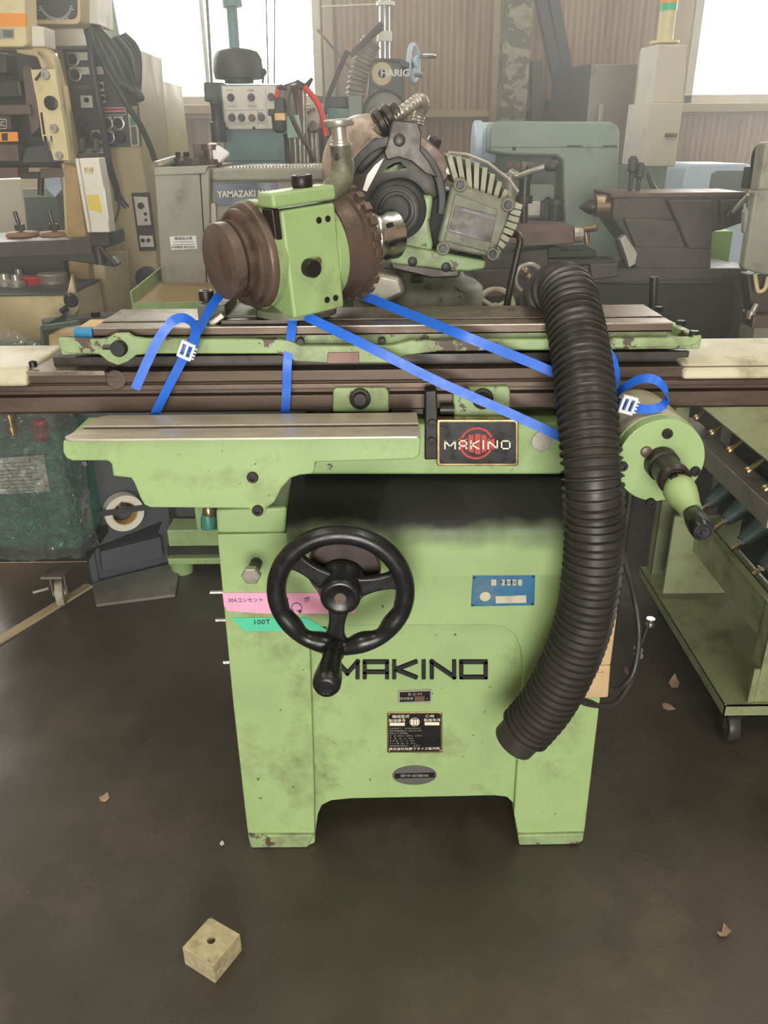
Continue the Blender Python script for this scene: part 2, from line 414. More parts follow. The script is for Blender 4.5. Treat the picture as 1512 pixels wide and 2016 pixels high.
def corr(x0, x1, z0, z1):
    x = x0
    while x < x1 - .01:
        xe = min(x + .912, x1); n = max(4, int((xe-x)/.0095)); vs_ = []; fs = []
        for i in range(n+1):
            xx = x + (xe-x)*i/n; y = WY + .014*math.sin(2*PI*xx/.076)
            vs_ += [(xx, y, z0), (xx, y, z1), (xx, y+.03, z0), (xx, y+.03, z1)]
        for i in range(n):
            a = 4*i; fs += [(a, a+4, a+5, a+1), (a+2, a+3, a+7, a+6), (a+1, a+5, a+7, a+3), (a, a+2, a+6, a+4)]
        M().add(vs_, fs).done('sheet', 'corrugated', wb, smooth=60); x = xe
corr(WX0, xl0, 0, CEIL); corr(xl0, xl1, 0, zs_); corr(xl0, xl1, zt, CEIL)
corr(xl1, xr0, 0, CEIL); corr(xr0, xr1, 0, zr_); corr(xr0, xr1, zt, CEIL); corr(xr1, WX1, 0, CEIL)
def window(n, x0, x1, z0, z1, muls):
    w = bpy.data.objects.new('window_%d' % n, None); col.objects.link(w); w.location = ((x0+x1)/2, WY, z0); w['kind'] = 'structure'
    ORG[w.name] = Vector(w.location); t = .05
    f = M(); f.box(x0, x0+t, WY-.04, WY+.06, z0, z1).box(x1-t, x1, WY-.04, WY+.06, z0, z1).box(x0, x1, WY-.04, WY+.06, z0, z0+t).box(x0, x1, WY-.04, WY+.06, z1-t, z1)
    f.done('window_frame', 'frame_white', w, bevel=.004)
    xs = [x0+t] + muls + [x1-t]
    for m_ in muls: M().box(m_-.012, m_+.012, WY-.02, WY+.04, z0+t, z1-t).done('mullion', 'frame_white', w)
    for a, b in zip(xs[:-1], xs[1:]): M().box(a+.012, b-.012, WY+.008, WY+.014, z0+t, z1-t).done('pane', 'window_pane', w)
    M().box(x0-.05, x1+.05, WY-.11, WY+.05, z0-.05, z0).done('window_sill', 'girt_pale', w, bevel=.005)
    area('window_portal', ((x0+x1)/2, WY+.2, (z0+z1)/2), (R(-90), 0, 0), x1-x0, z1-z0, 1, portal=True)
window(1, xl0, xl1, zs_, zt, [P(405, 100, WY).x, P(220, 100, WY).x, P(20, 100, WY).x])
window(2, xr0, xr1, zr_, zt, [P(1352, 100, WY).x + 1.3])
def trim(n, m, mt): return m.done('trim_%d' % n, mt, kind='structure', bevel=.004)
trim(1, M().box(xl0, xl1, WY-.10, WY-.012, P(400, 236, WY).z, zs_-.052), 'girt')
trim(2, M().box(xr0-.1, xr1, WY-.10, WY-.012, P(1430, 226, WY).z, zr_-.052), 'girt')
trim(3, M().pbox(826, 216, 985, 231, WY-.1, .085), 'girt_pale')
trim(4, M().pbox(1040, 216, 1110, 231, WY-.1, .085), 'girt')
trim(5, M().box(P(638, 100, WY-.1).x, P(657, 100, WY-.1).x, WY-.1, WY-.014, 1.0, CEIL), 'girt_pale')
trim(6, M().poly([(996, -40), (1054, -40), (1034, 260), (982, 260)], WY-.35, .2).pbox(980, 250, 1036, 420, WY-.35, .2, floor=True), 'pillar_mottled')
trim(7, M().poly([(974, -40), (994, -40), (980, 420), (961, 420)], WY-.2, .15), 'girt_pale')
for i, (a, b) in enumerate((((1056, -40), (1122, 270)), ((1082, -40), (1140, 270)), ((1056, 120), (1052, 330)))):
    trim(8+i, M().bar(P(*a, WY-.3), P(*b, WY-.3), .06, .06, up=(0, 1, 0)), 'charcoal')
trim(11, M().pbox(1078, 195, 1110, 218, WY-.32, .12), 'charcoal')
trim(12, M().box(P(1340, 100, WY-.1).x-.09, P(1352, 100, WY-.1).x, WY-.1, WY-.014, 0, CEIL), 'girt_pale')
# ---------------------------------------------------------------- the tool grinder (front casting at Y = 1.29)
YB = 1.29
G = thing('tool_grinder', 'large pale green tool and cutter grinder with black handwheel and long steel slide', 'grinder', (P(820, 1660, YB).x, 1.6, 0))
outer = [(427, 1052), (458, 1380), (486, 1630), (492, 1662), (500, 1700), (612, 1700), (620, 1660), (626, 1604), (634, 1586), (652, 1577), (690, 1573),
         (975, 1567), (998, 1570), (1010, 1582), (1015, 1604), (1022, 1700), (1138, 1700), (1148, 1655), (1152, 1630), (1222, 1040)]
b = M().poly(outer, YB+.016, .6, floor=True)
pil = [(427, 1052), (458, 1380), (486, 1630), (492, 1662), (500, 1700), (612, 1700), (620, 1660), (619, 1560), (612, 1330), (610, 1262), (616, 1244), (634, 1235), (700, 1233),
       (960, 1231), (992, 1236), (1014, 1252), (1026, 1280), (1030, 1320), (1022, 1450), (1012, 1604), (1020, 1700), (1138, 1700), (1148, 1655), (1152, 1630), (1222, 1040)]
b.poly(pil, YB, .03, floor=True)
base = b.done('base', 'green_paint', G, bevel=.014, seg=3)
for q in ([(487, 1645), (494, 1672), (606, 1672), (619, 1645)], [(1019, 1645), (1022, 1665), (1140, 1663), (1152, 1642)]):
    pts = [P(u, v, YB-.008) for u, v in q]
    for p in pts: p.z = max(p.z, .001)
    M().prism(pts, (0, .05, 0)).done('foot_lip', 'green_worn', base, bevel=.004)
M().poly([(424, 1004), (565, 998), (562, 1050), (427, 1051)], YB+.002, .5).done('column_cap', 'green_paint', G, bevel=.006)
# cover with the sloping top painted dark
x0, x1 = P(566, 1080, 1.262).x, P(1136, 1080, 1.262).x
prof = [(YB+.06, 1136, YB), (1.264, 1134, 1.264), (1.262, 1060, 1.262), (1.264, 1045, 1.264), (1.270, 1033, 1.270), (1.282, 1020, 1.282), (1.40, 925, 1.40), (1.5, 915, 1.43)]
pts = [V(x0, y, P(850, v, yy).z) for y, v, yy in prof]
pts[0].y = YB+.2
pts.append(V(x0, YB+.2, pts[-1].z))
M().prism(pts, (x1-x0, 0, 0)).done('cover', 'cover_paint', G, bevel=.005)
x2 = P(1212, 1080, 1.28).x
M().box(x1-.004, x2, 1.275, 1.5, P(1180, 1140, 1.28).z, P(1180, 925, 1.36).z).done('cover_wing', 'green_paint', G, bevel=.008)
# saddle
M().poly([(590, 838), (1128, 832), (1122, 930), (1100, 936), (590, 936)], 1.37, .42).done('saddle', 'green_paint', G, bevel=.008)
M().poly([(604, 838), (1110, 832), (1118, 960), (585, 966)], 1.43, .3).done('saddle_way', 'black_steel', G)
# cross slide column that carries the wheel head, rear of machine
M().box(P(640, 900, 1.6).x, P(1130, 900, 1.6).x, 1.62, 1.98, P(800, 1050, 1.3).z, 1.0).done('rear_column', 'green_dirty', G, bevel=.01)
# long slide
zr0, zr1 = P(756, 810, 1.40).z, P(756, 726, 1.40).z
xa, xb = -1.15, 1.22
sl = M().prism([V(xa, 1.405, zr0), V(xa, 1.40, zr0+.005), V(xa, 1.40, zr0+.032), V(xa, 1.413, zr0+.034), V(xa, 1.413, zr0+.042), V(xa, 1.398, zr0+.044),
                V(xa, 1.398, zr0+.053), V(xa, 1.402, zr0+.056), V(xa, 1.396, zr0+.060), V(xa, 1.395, zr1), V(xa, 1.56, zr1), V(xa, 1.56, zr0)], (xb-xa, 0, 0))
slide = sl.done('slide', 'brown_steel', G, bevel=.0015)
z2 = zr1 + .020
M().box(P(110, 720, 1.44).x, P(1350, 720, 1.44).x, 1.43, 1.555, zr1-.002, z2).done('slide_top', 'dark_steel', G, bevel=.003)
M().box(P(52, 730, 1.395).x, P(206, 730, 1.395).x, 1.393, 1.555, zr1-.006, zr1+.003).done('end_plate', 'worn_steel', slide, bevel=.001)
bolt(slide, P(66, 722, 1.41), (0, 0, 1), .007, .010)
M().cyl(P(228, 748, 1.394), (0, 1, 0), .018, .02, 28).pbox(208, 736, 230, 744, 1.3935, .01).done('stop_boss', 'brown_steel', slide, bevel=.002)
M().prism([V(-1.2, 1.382, P(20, 762, 1.382).z), V(-1.2, 1.382, zr1-.008), V(-1.2, 1.40, zr1+.008), V(-1.2, 1.565, zr1+.012), V(-1.2, 1.565, zr1-.03)], (P(52, 740, 1.385).x+1.2, 0, 0)).done('end_cover', 'cream_worn', G, bevel=.014, seg=3)
xg = P(1352, 720, 1.375).x
M().prism([V(xg, 1.382, P(1420, 747, 1.382).z), V(xg, 1.384, zr1-.008), V(xg, 1.41, zr1+.007), V(xg, 1.565, zr1+.013), V(xg, 1.565, zr1-.03)], (.4, 0, 0)).done('end_cover', 'cream_worn', G, bevel=.016, seg=3)
# swivel tray and T-slot table
YT = 1.385
zt1 = P(700, 668, YT).z; zt0 = P(700, 704, YT).z; YTb = 1.655
tr = M()
front = [(113, 666), (118, 688), (132, 696), (195, 698), (212, 712), (232, 720), (252, 712), (268, 700), (300, 697), (545, 697), (566, 702), (580, 712), (640, 715), (770, 715), (800, 700),
         (860, 693), (1350, 683), (1372, 678), (1384, 665), (810, 671), (790, 676), (770, 681), (590, 681), (572, 672), (548, 668), (290, 668), (262, 664), (250, 657), (226, 657), (214, 664), (196, 668)]
tr.poly(front, YT, .014)
xq0, xq1 = P(113, 668, YT).x, P(1384, 665, YT).x
tr.box(xq0+.01, xq1-.01, YT+.006, YTb, zt0+.008, zt0+.016)
tr.box(xq0+.02, xq1-.02, YTb-.012, YTb, zt0+.008, zt1-.006)
for sx, xx in ((1, xq0), (-1, xq1)):
    tr.prism([V(xx+sx*.0, YT+.004, zt0+.008), V(xx+sx*.0, YT+.004, zt1), V(xx+sx*.012, YTb, zt1-.004), V(xx+sx*.012, YTb, zt0+.008)], (sx*.016, 0, 0))
tray = tr.done('table_tray', 'green_worn', G, bevel=.003)
M().poly([(645, 694), (707, 693), (707, 715), (644, 716)], YT-.002, .004).done('stop_plate', 'brown_plate', tray, bevel=.001)
bolt(tray, P(237, 684, YT+.002), (0, -1, 0), .014, .016, sock=False)
M().rod(P(203, 684, YT-.006), P(228, 684, YT-.006), .004).done('pin', 'dark_steel', tray)
for u, v, yy in ((130, 664, 1.40), (188, 617, 1.63), (1366, 662, 1.40), (1296, 611, 1.63), (1340, 642, 1.49)):
    p = P(u, v, yy); p.z = zt1 - .004; bolt(tray, p, (0, 0, 1), .009, .010, hexa=True, sock=False)
ztab = P(756, 640, 1.412).z
zlow = zt0 + .016
tx0, tx1 = P(181, 642, 1.412).x, P(1325, 638, 1.412).x
YTa, YTz = 1.412, P(756, 604, 1.412).y
dd = P(756, 640, 1.412); YTz = PZ(756, 604, ztab).y
ym = PZ(756, 627, ztab).y; ym2 = PZ(756, 630.5, ztab).y
t1 = M().box(tx0, tx1, YTa, ym2, ztab-.003, ztab).box(tx0, tx1, ym, YTz, ztab-.003, ztab)
tt = t1.done('table_top', 'worn_steel', G, bevel=.0006)
M().box(tx0, tx1, YTa+.0004, ym2-.0004, ztab-.016, ztab-.003).box(tx0, tx1, ym+.0004, YTz, ztab-.016, ztab-.003).box(tx0, tx1, YTa+.0004, YTz, ztab-.017, ztab-.014).done('table_body', 'brown_steel', tt)
M().box(tx0+.005, tx1-.005, YTa+.004, YTz, zlow, ztab-.016).done('table_web', 'green_worn', tt, bevel=.002)
M().box(tx0-.001, tx0+.001, ym2, ym, ztab-.014, ztab-.013).done('slot_end', 'black_gap', tt)
for u in (592, 752):
    bolt(tray, P(u, 671, YT+.02), (0, -1, 0), .007, .012, sock=False)
# front shelf with T slot
zs = P(480, 862, 1.22).z; YS0, YS1 = 1.22, PZ(480, 815, P(480, 862, 1.22).z).y
sx0, sx1 = P(121, 865, YS0).x, P(829, 857, YS0).x
g0, g1 = PZ(480, 842, zs).y, PZ(480, 836, zs).y
def corner_box(m, x0, x1, y0, y1, z0, z1, r, which):
    """top strip whose left-front / left-back corner is rounded"""
    pts = []
    if which == 'f':
        pts = [V(x0 + r - r*math.sin(R(a)), y0 + r - r*math.cos(R(a)), z1) for a in range(0, 91, 15)] + [V(x0+.012, y1, z1), V(x1, y1, z1), V(x1, y0+.006, z1), V(x1-.006, y0, z1)]
    else:
        pts = [V(x0+.012, y0, z1)] + [V(x0 + .02 + r - r*math.cos(R(a)), y1 - r + r*math.sin(R(a)), z1) for a in range(0, 91, 15)] + [V(x1-.002, y1, z1), V(x1-.001, y0, z1)]
    return m.prism(pts, (0, 0, z0-z1))
shm = corner_box(M(), sx0, sx1, YS0, g0, zs-.004, zs, .018, 'f'); corner_box(shm, sx0, sx1, g1, YS1, zs-.004, zs, .02, 'b')
shelf = shm.done('shelf_top', 'bright_steel', G, bevel=.0008)
brk = [(123, 867), (123, 890), (130, 903), (142, 908), (212, 908), (219, 914), (222, 938), (258, 942), (264, 952), (276, 982), (284, 995), (296, 1000), (490, 1002), (497, 1014), (508, 1020), (520, 1014),
       (526, 1000), (540, 990), (556, 960), (572, 942), (590, 936), (614, 934), (620, 926), (621, 911), (815, 905), (826, 897), (829, 860)]
bpts = [P(u, v, YS0+.006) for u, v in brk]
for p in bpts: p.z = min(p.z, zs-.0042)
M().box(sx0+.014, sx1-.002, g0-.001, g1+.001, zs-.0042, zs-.003).done('slot', 'dark_brown', shelf)
brkt = M().prism(bpts, (0, .125, 0)).done('shelf_bracket', 'green_paint', G, bevel=.008, seg=3)
for u, v in ((498, 938), (508, 1003)): bolt(brkt, P(u, v, YS0+.008), (0, -1, 0), .0095, .008)
bolt(brkt, P(170, 909, YS0+.03), (0, -1, 0), .005, .01, sock=False, mat='chrome')
# clamp blocks, bracket and bolts
for q, bu in (([(655, 768), (662, 764), (760, 763), (766, 772), (766, 812), (655, 812)], (709, 784)), ([(892, 772), (898, 764), (1000, 760), (1005, 768), (1004, 822), (893, 824)], (950, 784))):
    c = M().poly(q, 1.388, .04).done('clamp_block', 'green_worn', G, bevel=.004)
    M().lathe(P(*bu, 1.388), (0, -1, 0), [(0, .019), (.006, .019), (.008, .016)], 24).done('washer', 'dark_steel', c)
    bolt(c, P(bu[0], bu[1], 1.381), (0, -1, 0), .0125, .012, sock=False, hexa=False)
bk = M().poly([(837, 770), (860, 768), (866, 905), (836, 906)], 1.362, .03).done('stop_bracket', 'black_steel', G, bevel=.003)
for u, v in ((851, 832), (850, 867)): bolt(bk, P(u, v, 1.364), (0, -1, 0), .008, .006)
M().rod(P(866, 806, 1.38), P(894, 806, 1.38), .009).done('stop_rod', 'dark_steel', G)
M().poly([(620, 803), (655, 803), (655, 812), (620, 812)], 1.395, .03).done('stop_dog', 'dark_steel', slide, bevel=.001)
M().poly([(770, 806), (834, 805), (834, 816), (770, 816)], 1.395, .03).done('stop_dog', 'dark_steel', slide, bevel=.001)
# maker's badge
YG = 1.352
bd = M().poly(rrect(860, 826, 1021, 918, 5), YG, .02).done('badge', 'brass', G, bevel=.002)
M().poly(rrect(865, 831, 1016, 913, 4), YG-.0012, .004).done('badge_face', 'black_plastic', bd)
def ring(m, u, v, Y, r0, r1, a0, a1, d, n=28):
    c = P(u, v, Y); o_ = []; i_ = []
    for k in range(n+1):
        w = R(a0 + (a1-a0)*k/n); o_.append(c+V(math.cos(w)*r1, 0, math.sin(w)*r1)); i_.append(c+V(math.cos(w)*r0, 0, math.sin(w)*r0))
    return m.prism(o_ + i_[::-1], (0, d, 0))
emb = M(); ring(emb, 938, 873, YG-.002, .0265, .0305, 22, 158, .001); ring(emb, 938, 873, YG-.002, .0265, .0305, 202, 338, .001)
emb.done('emblem_ring', 'red', bd)
em2 = M(); em2.poly([(922, 857), (932, 855), (933, 892), (922, 888)], YG-.002, .001).poly([(935, 854), (946, 854), (946, 894), (935, 894)], YG-.002, .001).poly([(948, 855), (958, 857), (958, 888), (948, 892)], YG-.002, .001)
em2.poly([(902, 862), (912, 866), (920, 862), (920, 886), (912, 882), (904, 888)], YG-.002, .001).poly([(960, 862), (966, 866), (974, 862), (974, 886), (966, 882), (960, 886)], YG-.002, .001).done('emblem', 'red', bd)
def strokes(m, word, u0, v0, v1, cw, gap, w, Y, d, sk=0):
    """angular block letters as bars; cell size in pixels"""
    GL = {'M': [(0,1,0,0),(0,0,.5,.75),(.5,.75,1,0),(1,0,1,1)], 'A': [(0,1,0,0),(0,0,1,0),(1,0,1,1),(0,.66,1,.66)], 'K': [(0,0,0,1),(1,0,.08,.5),(.08,.5,1,1)],
          'I': [(.5,0,.5,1)], 'N': [(0,1,0,0),(0,0,1,1),(1,1,1,0)], 'O': [(0,0,1,0),(1,0,1,1),(1,1,0,1),(0,1,0,0)]}
    u = u0
    for k, ch in enumerate(word):
        c = cw[k]
        for (a, b_, c_, d_) in GL[ch]:
            p = P(u+a*c, v0+(v1-v0)*b_, Y); q = P(u+c_*c, v0+(v1-v0)*d_, Y); e = (q-p).normalized()*w*.5
            m.bar(p-e, q+e, w, d, up=(0, 1, 0)) if False else m.obb((p+q)/2, (q-p).normalized(), V(0,1,0), (q-p).normalized().cross(V(0,1,0)), (q-p).length/2+w*.5, d/2, w/2)
        u += c + gap
    return m
strokes(M(), 'MAKINO', 876, 868, 883, [20, 14, 15, 2, 18, 16], 8.5, .0026, YG-.0036, .0012).done('lettering', 'white_print', bd)
for u, v in ((870, 837), (1011, 836), (869, 908), (1010, 906)): bolt(bd, P(u, v, YG-.001), (0, -1, 0), .0025, .0015, name='rivet', sock=False)
M().cyl(P(1066, 868, 1.37), (0, -1, 0), .0185, .004, 32).done('round_badge', 'aluminium', G, bevel=.001)
# cast name on the base
strokes(M(), 'MAKINO', 664, 1302, 1332, [40, 44, 42, 4, 44, 48], 14, .008, YB+.0145, .010).done('cast_lettering', 'ink_black', G, bevel=.0012)
# plates
def plate(q, Y, mats, d=.003): return M().poly(q, Y, d).done('name_plate', mats, G, bevel=.0006)
YP = YB + .0135
XD, ZD = V(1, 0, .004), V(0, 0, 1)
p1 = plate([(784, 1360), (850, 1358), (850, 1383), (783, 1385)], YP, 'grey_print')
M().poly([(787, 1363), (847, 1361), (847, 1380), (787, 1382)], YP-.0005, .002).done('plate_face', 'black_plastic', p1)
txt('B·S·M', P(817, 1367, YP-.001), XD, ZD, .0095, 'grey_print', p1, sx=1.3)
txt('機械重量', P(800, 1375.5, YP-.001), XD, ZD, .0068, 'grey_print', p1)
M().poly([(816, 1371), (836, 1371), (836, 1380), (816, 1380)], YP-.001, .001).done('data_field', 'brown_plate', p1)
txt('t', P(841, 1375.5, YP-.001), XD, ZD, .0075, 'grey_print', p1)
p2 = plate(rrect(762, 1403, 871, 1482, 3), YP, 'brass')
M().poly([(768, 1406), (865, 1405), (868, 1409), (868, 1476), (864, 1479), (768, 1480), (765, 1476), (765, 1409)], YP-.0005, .002).done('plate_face', 'black_plastic', p2)
for s, u, v, h in (('機械型式', 789, 1411, .0085), ('C·40', 846, 1410, .009), ('製造番号', 782, 1419, .0083), ('製造年月', 851, 1418, .0083), ('株式会社牧野フライス製作所', 816, 1474.5, .0078)):
    txt(s, P(u, v, YP-.001), XD, ZD, h, 'white_print', p2, sx=1.05)
M().poly([(767, 1423), (797, 1423), (797, 1429), (767, 1429)], YP-.001, .001).poly([(836, 1422), (865, 1422), (865, 1428), (836, 1428)], YP-.001, .001).done('data_field', 'white_print', p2)
rg = M(); ring(rg, 816.5, 1421.5, YP-.0012, .0095, .0105, 0, 359.9, .001)
rg.poly([(809, 1416), (814, 1417), (814, 1427), (809, 1428)], YP-.0012, .001).poly([(815, 1416.5), (819, 1416.5), (819, 1427), (815, 1427)], YP-.0012, .001).poly([(820, 1417), (824, 1416), (824, 1428), (820, 1427)], YP-.0012, .001).done('emblem', 'white_print', p2)
for i, s in enumerate(('主 軸 電 圧  V      200/220V·50/60HZ', '無負荷回転速度rpm   2800 3700 5200', '砥石ベルト交換時期', '移    動   左右mm   前後mm   上下mm', '平     面    340     23    32.20', '円  筒  面    175     13    32.24', 'テ ー パ 面   220     24    32.24', '砥石軸の中心回転mm         用 具 寸')):
    txt(s, P(767, 1434.5+i*4.9, YP-.001), XD, ZD, .0042, 'grey_print', p2, align='LEFT', sx=.98)
for u, v in ((766, 1407), (867, 1406), (766, 1478), (867, 1477)): bolt(p2, P(u, v, YP), (0, -1, 0), .002, .0012, name='rivet', mat='brass', sock=False)
c = P(816, 1527, YP); el = [c+V(.047*math.cos(w), 0, .026*math.sin(w)) for w in [2*PI*k/40 for k in range(40)]]
p3 = M().prism(el, (0, .003, 0)).done('maker_plate', 'plate_grey', G, bevel=.0006)
M().poly([(777, 1523), (856, 1521), (856, 1531), (777, 1533)], YP-.0004, .002).done('plate_face', 'black_plastic', p3)
txt('野中部機械', P(816, 1527.5, YP-.001), XD, ZD, .0080, 'grey_print', p3, sx=1.5)
p4 = plate([(931, 1134), (1054, 1132), (1052, 1192), (927, 1194)], YB-.002, 'blue_plate')
M().poly([(967, 1141), (977, 1141), (977, 1153), (967, 1153)], YB-.0028, .001).poly([(988, 1141), (994, 1141), (994, 1153), (988, 1153)], YB-.0028, .001).poly([(998, 1141), (1005, 1141), (1005, 1153), (998, 1153)], YB-.0028, .001).poly([(1009, 1141), (1016, 1141), (1016, 1153), (1009, 1153)], YB-.0028, .001).poly([(1020, 1141), (1028, 1141), (1028, 1153), (1020, 1153)], YB-.0028, .001).poly([(976, 1174), (1036, 1172), (1036, 1187), (976, 1188)], YB-.0028, .001).done('data_field', 'cream_worn', p4)
M().cyl(P(955, 1174, YB-.002), (0, -1, 0), .010, .0012, 24).done('seal', 'cream_worn', p4)
txt('7 2395', P(1000, 1147, YB-.003), XD, ZD, .0085, 'ink_black', p4, sx=1.2)
for u, v in ((934, 1137), (1050, 1135), (931, 1191), (1048, 1189)): bolt(p4, P(u, v, YB-.002), (0, -1, 0), .0022, .0012, name='rivet', sock=False)
p5 = plate([(1105, 1140), (1124, 1140), (1119, 1192), (1100, 1192)], YB-.002, 'offwhite')
M().poly([(1110, 1144), (1120, 1144), (1119, 1154), (1109, 1154)], YB-.0028, .001).poly([(1108, 1160), (1117, 1160), (1116, 1172), (1107, 1172)], YB-.0028, .001).poly([(1107, 1178), (1115, 1178), (1114, 1188), (1106, 1188)], YB-.0028, .001).done('print', 'ink_black', p5)
# switch box on the right of the base
sbx = M().poly([(1102, 1214), (1216, 1208), (1203, 1310), (1098, 1318)], YB-.035, .045).poly([(1100, 1318), (1203, 1311), (1198, 1374), (1094, 1378)], YB-.04, .05).done('switch_box', 'switch_beige', G, bevel=.004)
M().poly([(1106, 1330), (1190, 1324), (1186, 1364), (1104, 1368)], YB-.043, .004).done('switch_lid', 'switch_beige', sbx, bevel=.001)
# bolt stud on the left
m = M().rod(P(505, 1108, YB), P(496, 1128, YB-.055), .011, 16); m.done('stud', 'black_steel', G)
e = P(496, 1129, YB-.055); M().lathe(e, (-.05, -1, -.05), [(0, .0175), (.010, .0175), (.012, .015)], 6).done('stud_head', 'aluminium', G)
for u0, u1, v in ((414, 440, 1167), (425, 442, 1222), (440, 452, 1305)):
    M().rod(P(u0, v, 1.36), P(u1+8, v-1, 1.36), .0045).done('clamp_pin', 'chrome', G)
# handwheel
HY = 1.165; hc = P(671, 1166, HY); HR = .1085
mw = M(); pts = []; rr = []
for k in range(96):
    w = 2*PI*k/96; q = (math.degrees(w)) % 360
    wob = 0
    if 195 < q < 345: wob = .0042*(math.sin(R((q-195)/150*180))**.5)*math.cos(R((q-270)*9.6))
    pts.append(hc + V(math.cos(w)*(HR+wob*.6), 0, math.sin(w)*(HR+wob*.6))); rr.append(.0165 - wob*.55)
mw.tube(pts, rr, 14, closed=True)
wheel = mw.done('handwheel', 'black_plastic', G, smooth=70)
for a, wd in ((142, .030), (12, .030), (262, .030)):
    d = V(math.cos(R(a)), 0, math.sin(R(a))); nn = V(-d.z, 0, d.x); n = 9; sp = M(); ptl = []
    pp = [hc + V(0, .008, 0) + d*(.03 + (HR-.034)*i/(n-1)) for i in range(n)]
    wl = [.020 - .006*math.sin(PI*min(1, i/(n-1)*1.0)) + (.010 if i == n-1 else 0) + (.003 if i == n-2 else 0) for i in range(n)]
    sp.ribbon(pp, [nn*w for w in wl], [V(0, .015, 0)]*n)
    sp.done('spoke', 'black_plastic', wheel, bevel=.005)
M().lathe(hc+V(0, .03, 0), (0, -1, 0), [(0, .045), (.012, .042), (.02, .036), (.045, .034), (.05, .031), (.051, .026), (.049, .024), (.049, .001)], 36).done('hub', 'black_plastic', wheel, smooth=50)
M().cyl(hc+V(0, -.019, 0), (0, -1, 0), .010, .002, 20).done('hub_cap', 'rust_brown', wheel)
M().lathe(hc+V(.004, .094, .02), (0, -1, 0), [(0, .060), (.04, .062), (.05, .064), (.056, .060), (.057, .05)], 40).done('dial', 'dark_brown', G, smooth=50)
hb = hc + V(math.cos(R(262))*(HR), -.012, math.sin(R(262))*(HR))
M().lathe(hb, (-.06, -1, .02), [(0, .018), (.012, .0195), (.018, .0175), (.022, .0155), (.05, .0195), (.085, .0235), (.1, .023), (.108, .019), (.110, .013), (.1085, .012), (.1085, .001)], 28).done('grip', 'black_plastic', wheel, smooth=50)
# right-hand drum with crank
DY = 1.235; dc = P(1301, 908, DY); DR = .0725
dm = M().lathe(dc, (0, 1, 0), [(0, DR-.001), (.001, DR), (.022, DR), (.023, DR+.001), (.2, DR+.001)], 56).done('feed_drum', 'green_paint', G, bevel=.0015)
M().lathe(dc+V(0, .024, 0), (0, 1, 0), [(0, DR+.0015), (.16, DR+.0015)], 56).done('drum_band', 'cream_worn', dm)
M().lathe(dc+V(0, .2, 0), (0, 1, 0), [(0, DR+.012), (.12, DR+.012)], 48).done('drum_neck', 'green_dirty', G, bevel=.003)
for u, v in ((1313, 853), (1368, 927), (1280, 989), (1225, 917)): bolt(dm, P(u, v, DY), (0, -1, 0), .0085, .006)
bolt(dm, P(1272, 889, DY), (0, -1, 0), .0095, .005, mat='rust_brown', sock=False)
bolt(dm, P(1222, 935, DY), (0, -1, 0), .004, .004, sock=False)
hubm = M().lathe(dc+V(0, 0, -.002), (.02, -1, -.05), [(-.002, .028), (.018, .027), (.02, .024), (.05, .024), (.056, .026), (.07, .026), (.074, .022), (.070, .018), (.062, .016), (.062, .010), (.074, .010), (.076, .008)], 36).done('crank_hub', 'dark_steel', G, smooth=45)
a0 = dc + V(.006, -.052, -.012); a1 = P(1362, 1008, DY-.115)
dv = a1-a0
pts = [a0 + dv*t for t in (0, .1, .25, .45, .65, .85, 1)]
M().tube(pts, [.015, .022, .0255, .025, .022, .018, .017], 20).done('crank_arm', 'green_paint', G, smooth=60)
g0_ = a1; gdir = (P(1384, 1046, DY-.185) - a1)
M().lathe(g0_-gdir.normalized()*.004, gdir, [(0, .011), (.006, .0125), (.03, .0165), (.055, .0175), (.072, .0165), (.078, .0135), (.078, .011), (.0765, .010), (.0765, .004), (.078, .003)], 26).done('crank_knob', 'black_plastic', G, smooth=50)
# ---------------------------------------------------------------- work head clamped on the table
WO = P(431, 516, 1.40)
th, ph = R(37), R(4.5)
ex = V(math.cos(th)*math.cos(ph), math.sin(th)*math.cos(ph), math.sin(ph)); ey = V(-math.sin(th), math.cos(th), 0); ez = ex.cross(ey)
WT = Matrix(((ex.x, ey.x, ez.x, WO.x), (ex.y, ey.y, ez.y, WO.y), (ex.z, ey.z, ez.z, WO.z), (0, 0, 0, 1)))
wb_ = WT @ V(.2, 0, 0)
WH = thing('work_head', 'green work head with stepped brown disc and notched index plate, clamped on steel table', 'work head', (wb_.x, wb_.y, ztab))
def wl(prof, seg=48, c=(0, 0, 0), ax=(1, 0, 0)): return M(WT).lathe(c, ax, prof, seg)
wl([(0, .060), (.002, .0625), (.020, .0625), (.021, .056), (.024, .056), (.025, .064), (.040, .064), (.041, .061)]).done('drive_disc', 'rust_brown', WH, smooth=40)
wl([(0, .008), (-.0008, .008)], 6).done('disc_mark', 'brown_plate', WH)
wl([(.036, .070), (.037, .078), (.039, .080), (.050, .080), (.052, .086), (.055, .0885), (.066, .0885)]).done('step_disc', 'rust_brown', WH, smooth=40)
wl([(.066, .0885), (.067, .091), (.086, .0895), (.096, .086), (.104, .07)]).done('flange', 'green_worn', WH, smooth=40)
body = M(WT).box(.080, .186, -.090, .085, -.100, .076).done('body', 'green_paint', WH, bevel=.006, seg=3)
wl([(.184, .088), (.207, .086)], 40, (0, -.004, -.012)).done('rear_flange', 'green_paint', WH, bevel=.002)
